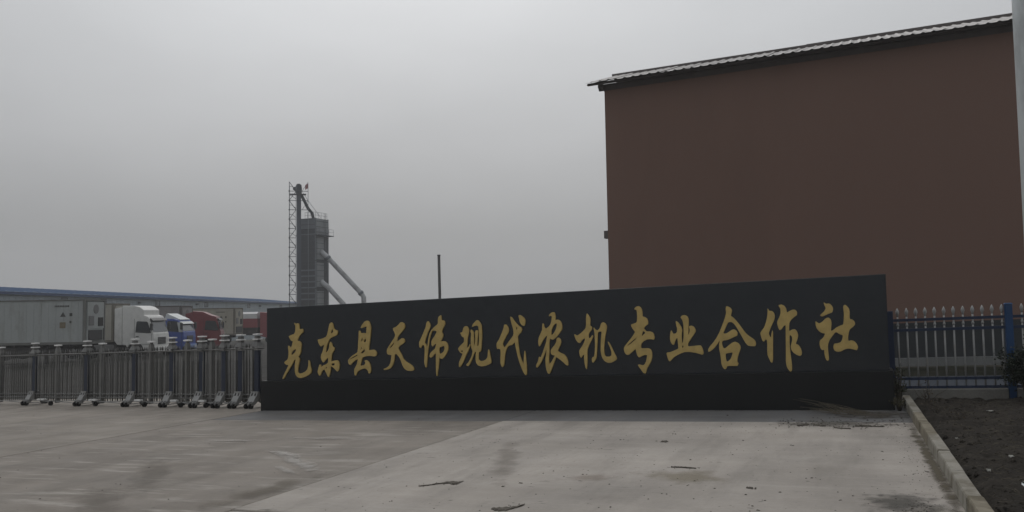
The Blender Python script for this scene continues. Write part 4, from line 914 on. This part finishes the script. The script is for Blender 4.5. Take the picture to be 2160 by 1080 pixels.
mud_patch('mud_lump', [(8.15, -7.40, .02), (8.22, -7.42, .055), (8.30, -7.38, .075), (8.355, -7.27, .03), (8.37, -7.2, .02)], 'ragged dark mud lump at the bottom edge of the photo', 4, .012)
mud_patch('mud_lump', [(9.235, -5.26, .014), (9.36, -5.27, .022), (9.50, -5.30, .016)], 'thin dark strip of dried mud above a yellowish stain', 5, .012, .02)
mud_patch('mud_lump', [(8.76, -3.53, .045), (8.83, -3.55, .05)], 'small dark flat mud pat on the middle of the pale slab', 6, .014, .02)
mud_patch('mud_lump', [(10.26, -2.00, .015), (10.34, -1.93, .05), (10.40, -1.90, .03)], 'leftmost soil clump of the ragged line in front of the straw', 7, .02, .05, 60)
mud_patch('mud_lump', [(10.46, -1.90, .03), (10.55, -1.97, .06), (10.62, -2.02, .02)], 'second soil clump of the ragged line in front of the straw', 11, .02, .05, 60)
mud_patch('mud_lump', [(10.72, -2.16, .02), (10.80, -2.22, .035), (10.93, -2.26, .02)], 'thin nearest soil streak of the ragged line in front of the straw', 12, .014, .05, 40)
mud_patch('mud_lump', [(10.98, -2.02, .02), (11.07, -1.98, .05), (11.16, -2.02, .02), (11.32, -2.06, .012)], 'broken line of soil crumbs in front of the straw, right part', 8, .02, .05, 130)
mud_patch('mud_lump', [(10.1, -6.18, .02), (10.16, -6.2, .03)], 'tiny mud fragment on the pale slab right of centre', 9, .012, .02, 30)
# crumbs and leaf litter nobody could count
rr = random.Random(31); b = MB()
def zone(n, fx, fy, r0, r1):
    for _ in range(n): 
        x, y = fx(), fy(); clod(b, x, y, .003, rr.uniform(r0, r1), rr, rr.uniform(.3, .7))
zone(420, lambda: 11.70 - abs(rr.gauss(0, .16)), lambda: rr.uniform(-9, -1.7), .002, .007)
zone(170, lambda: 11.55 - abs(rr.gauss(0, .13)), lambda: -7.0 + rr.gauss(0, .3), .003, .012)
zone(420, lambda: rr.uniform(6, 11.6), lambda: rr.uniform(-9, -1.6), .003, .010)
zone(260, lambda: rr.uniform(-8, 6), lambda: rr.uniform(-10, -1), .003, .010)
zone(230, lambda: rr.uniform(10.0, 11.6), lambda: -1.7 + rr.gauss(0, .25), .004, .016)
for (x_, y_) in [(8.81, -3.55), (8.8, -2.89), (8.22, -3.45), (7.98, -4.09), (8.13, -4.17), (8.68, -3.47), (9.36, -4.81), (9.6, -3.65), (9.73, -3.34), (7.86, -6.52), (7.98, -6.29), (9.51, -6.69), (9.83, -6.22), (9.6, -5.9), (9.58, -6.12), (10.14, -6.47), (10.41, -6.32), (10.31, -6.68), (10.22, -6.89), (11.2, -6.04), (11.23, -6.51), (10.92, -6.55), (10.29, -7.04), (11.62, -5.21), (11.58, -4.89), (10.59, -5.62), (8.47, -5.82), (6.57, -3.55), (7.11, -2.91), (9.07, -7.19), (9.12, -7.16), (9.17, -0.85), (10.3, -3.72), (11.27, -4.06)]:
    for q_ in range(rr.randint(1, 2)): clod(b, x_ + rr.gauss(0, .02), y_ + rr.gauss(0, .03), .003, rr.uniform(.006, .017), rr, .45)
zone(220, lambda: rr.uniform(0.3, 11.5), lambda: -.16 - abs(rr.gauss(0, .05)), .004, .012)
b.build('ground_crumbs', m_mudd, slope=True, kind='stuff')
# clods and dead grass of the soil bed
b = MB()
for _ in range(3600):
    x, y = 11.9 + abs(rr.gauss(0, 1.4)), rr.uniform(-10.5, .8)
    r = rr.uniform(.004, .016) if rr.random() < .96 else rr.uniform(.02, .035)
    o = len(b.v); clod(b, x, y, .070 + soil_h(x, y), r, rr, .7)
b.build('soil_clods', m_soil, slope=True, kind='stuff')
b = MB()
for _ in range(1500):
    x, y = 11.95 + abs(rr.gauss(0, 1.5)), rr.uniform(-9.5, .8); z = .078 + soil_h(x, y); a = rr.uniform(0, 6.28); l_ = rr.uniform(.03, .13)
    p = Vector((x, y, z)); q = p + Vector((math.cos(a), math.sin(a), rr.uniform(.05, .5))) * l_ * .5; w_ = q + Vector((math.cos(a + .3), math.sin(a + .3), rr.uniform(-.4, .2))) * l_ * .5
    b.tube([p, q, w_], .0018, 3, r_end=.0008)
b.build('dead_grass', m_straw, slope=True, kind='stuff')
m_scrap = pm('pale_scrap', (.33, .33, .30), .7, 0, .1, 20)
def scrap(px, py, label, seed, r=.03):
    rr = random.Random(seed); b = MB(); vs_ = [(0, 0, .012)]
    for i in range(9):
        a = i * 2 * math.pi / 9; vs_.append((r * rr.uniform(.6, 1.2) * math.cos(a), r * rr.uniform(.5, 1.1) * math.sin(a), rr.uniform(-.004, .018)))
    vs_ += [(x, y, z - .006) for x, y, z in vs_]
    f = [(0, 1 + i, 1 + (i + 1) % 9) for i in range(9)] + [(10, 11 + (i + 1) % 9, 11 + i) for i in range(9)] + [(1 + i, 11 + i, 11 + (i + 1) % 9, 1 + (i + 1) % 9) for i in range(9)]
    b.add(vs_, f); o = b.build('plastic_scrap', m_scrap, label=label, cat='litter'); o.location = (px, py, soil_z(px, py) + .014)
scrap(12.09, -5.57, 'small crumpled white scrap in the soil nearer the kerb', 1, .022)
scrap(12.34, -5.03, 'small white scrap in the soil nearer the mast', 2, .022)
scrap(12.65, -1.16, 'flat pale scrap half buried in the soil near the fence', 3, .05)
scrap(12.0, -3.9, 'tiny pale chip at the edge of the kerb stones', 4, .02)

# ------------------------------------------------------------------ haze
if HAZE:
    hm = bpy.data.materials.new('haze_air'); hm.use_nodes = True; t = hm.node_tree; t.nodes.clear()
    o_ = t.nodes.new('ShaderNodeOutputMaterial'); v_ = t.nodes.new('ShaderNodeVolumePrincipled')
    v_.inputs['Color'].default_value = (.88, .885, .90, 1); v_.inputs['Density'].default_value = HAZE; v_.inputs['Anisotropy'].default_value = .2
    t.links.new(v_.outputs[0], o_.inputs['Volume'])
    MB().box(-340, -120, -11.5, 220, 440, 30).build('haze', hm, kind='stuff')
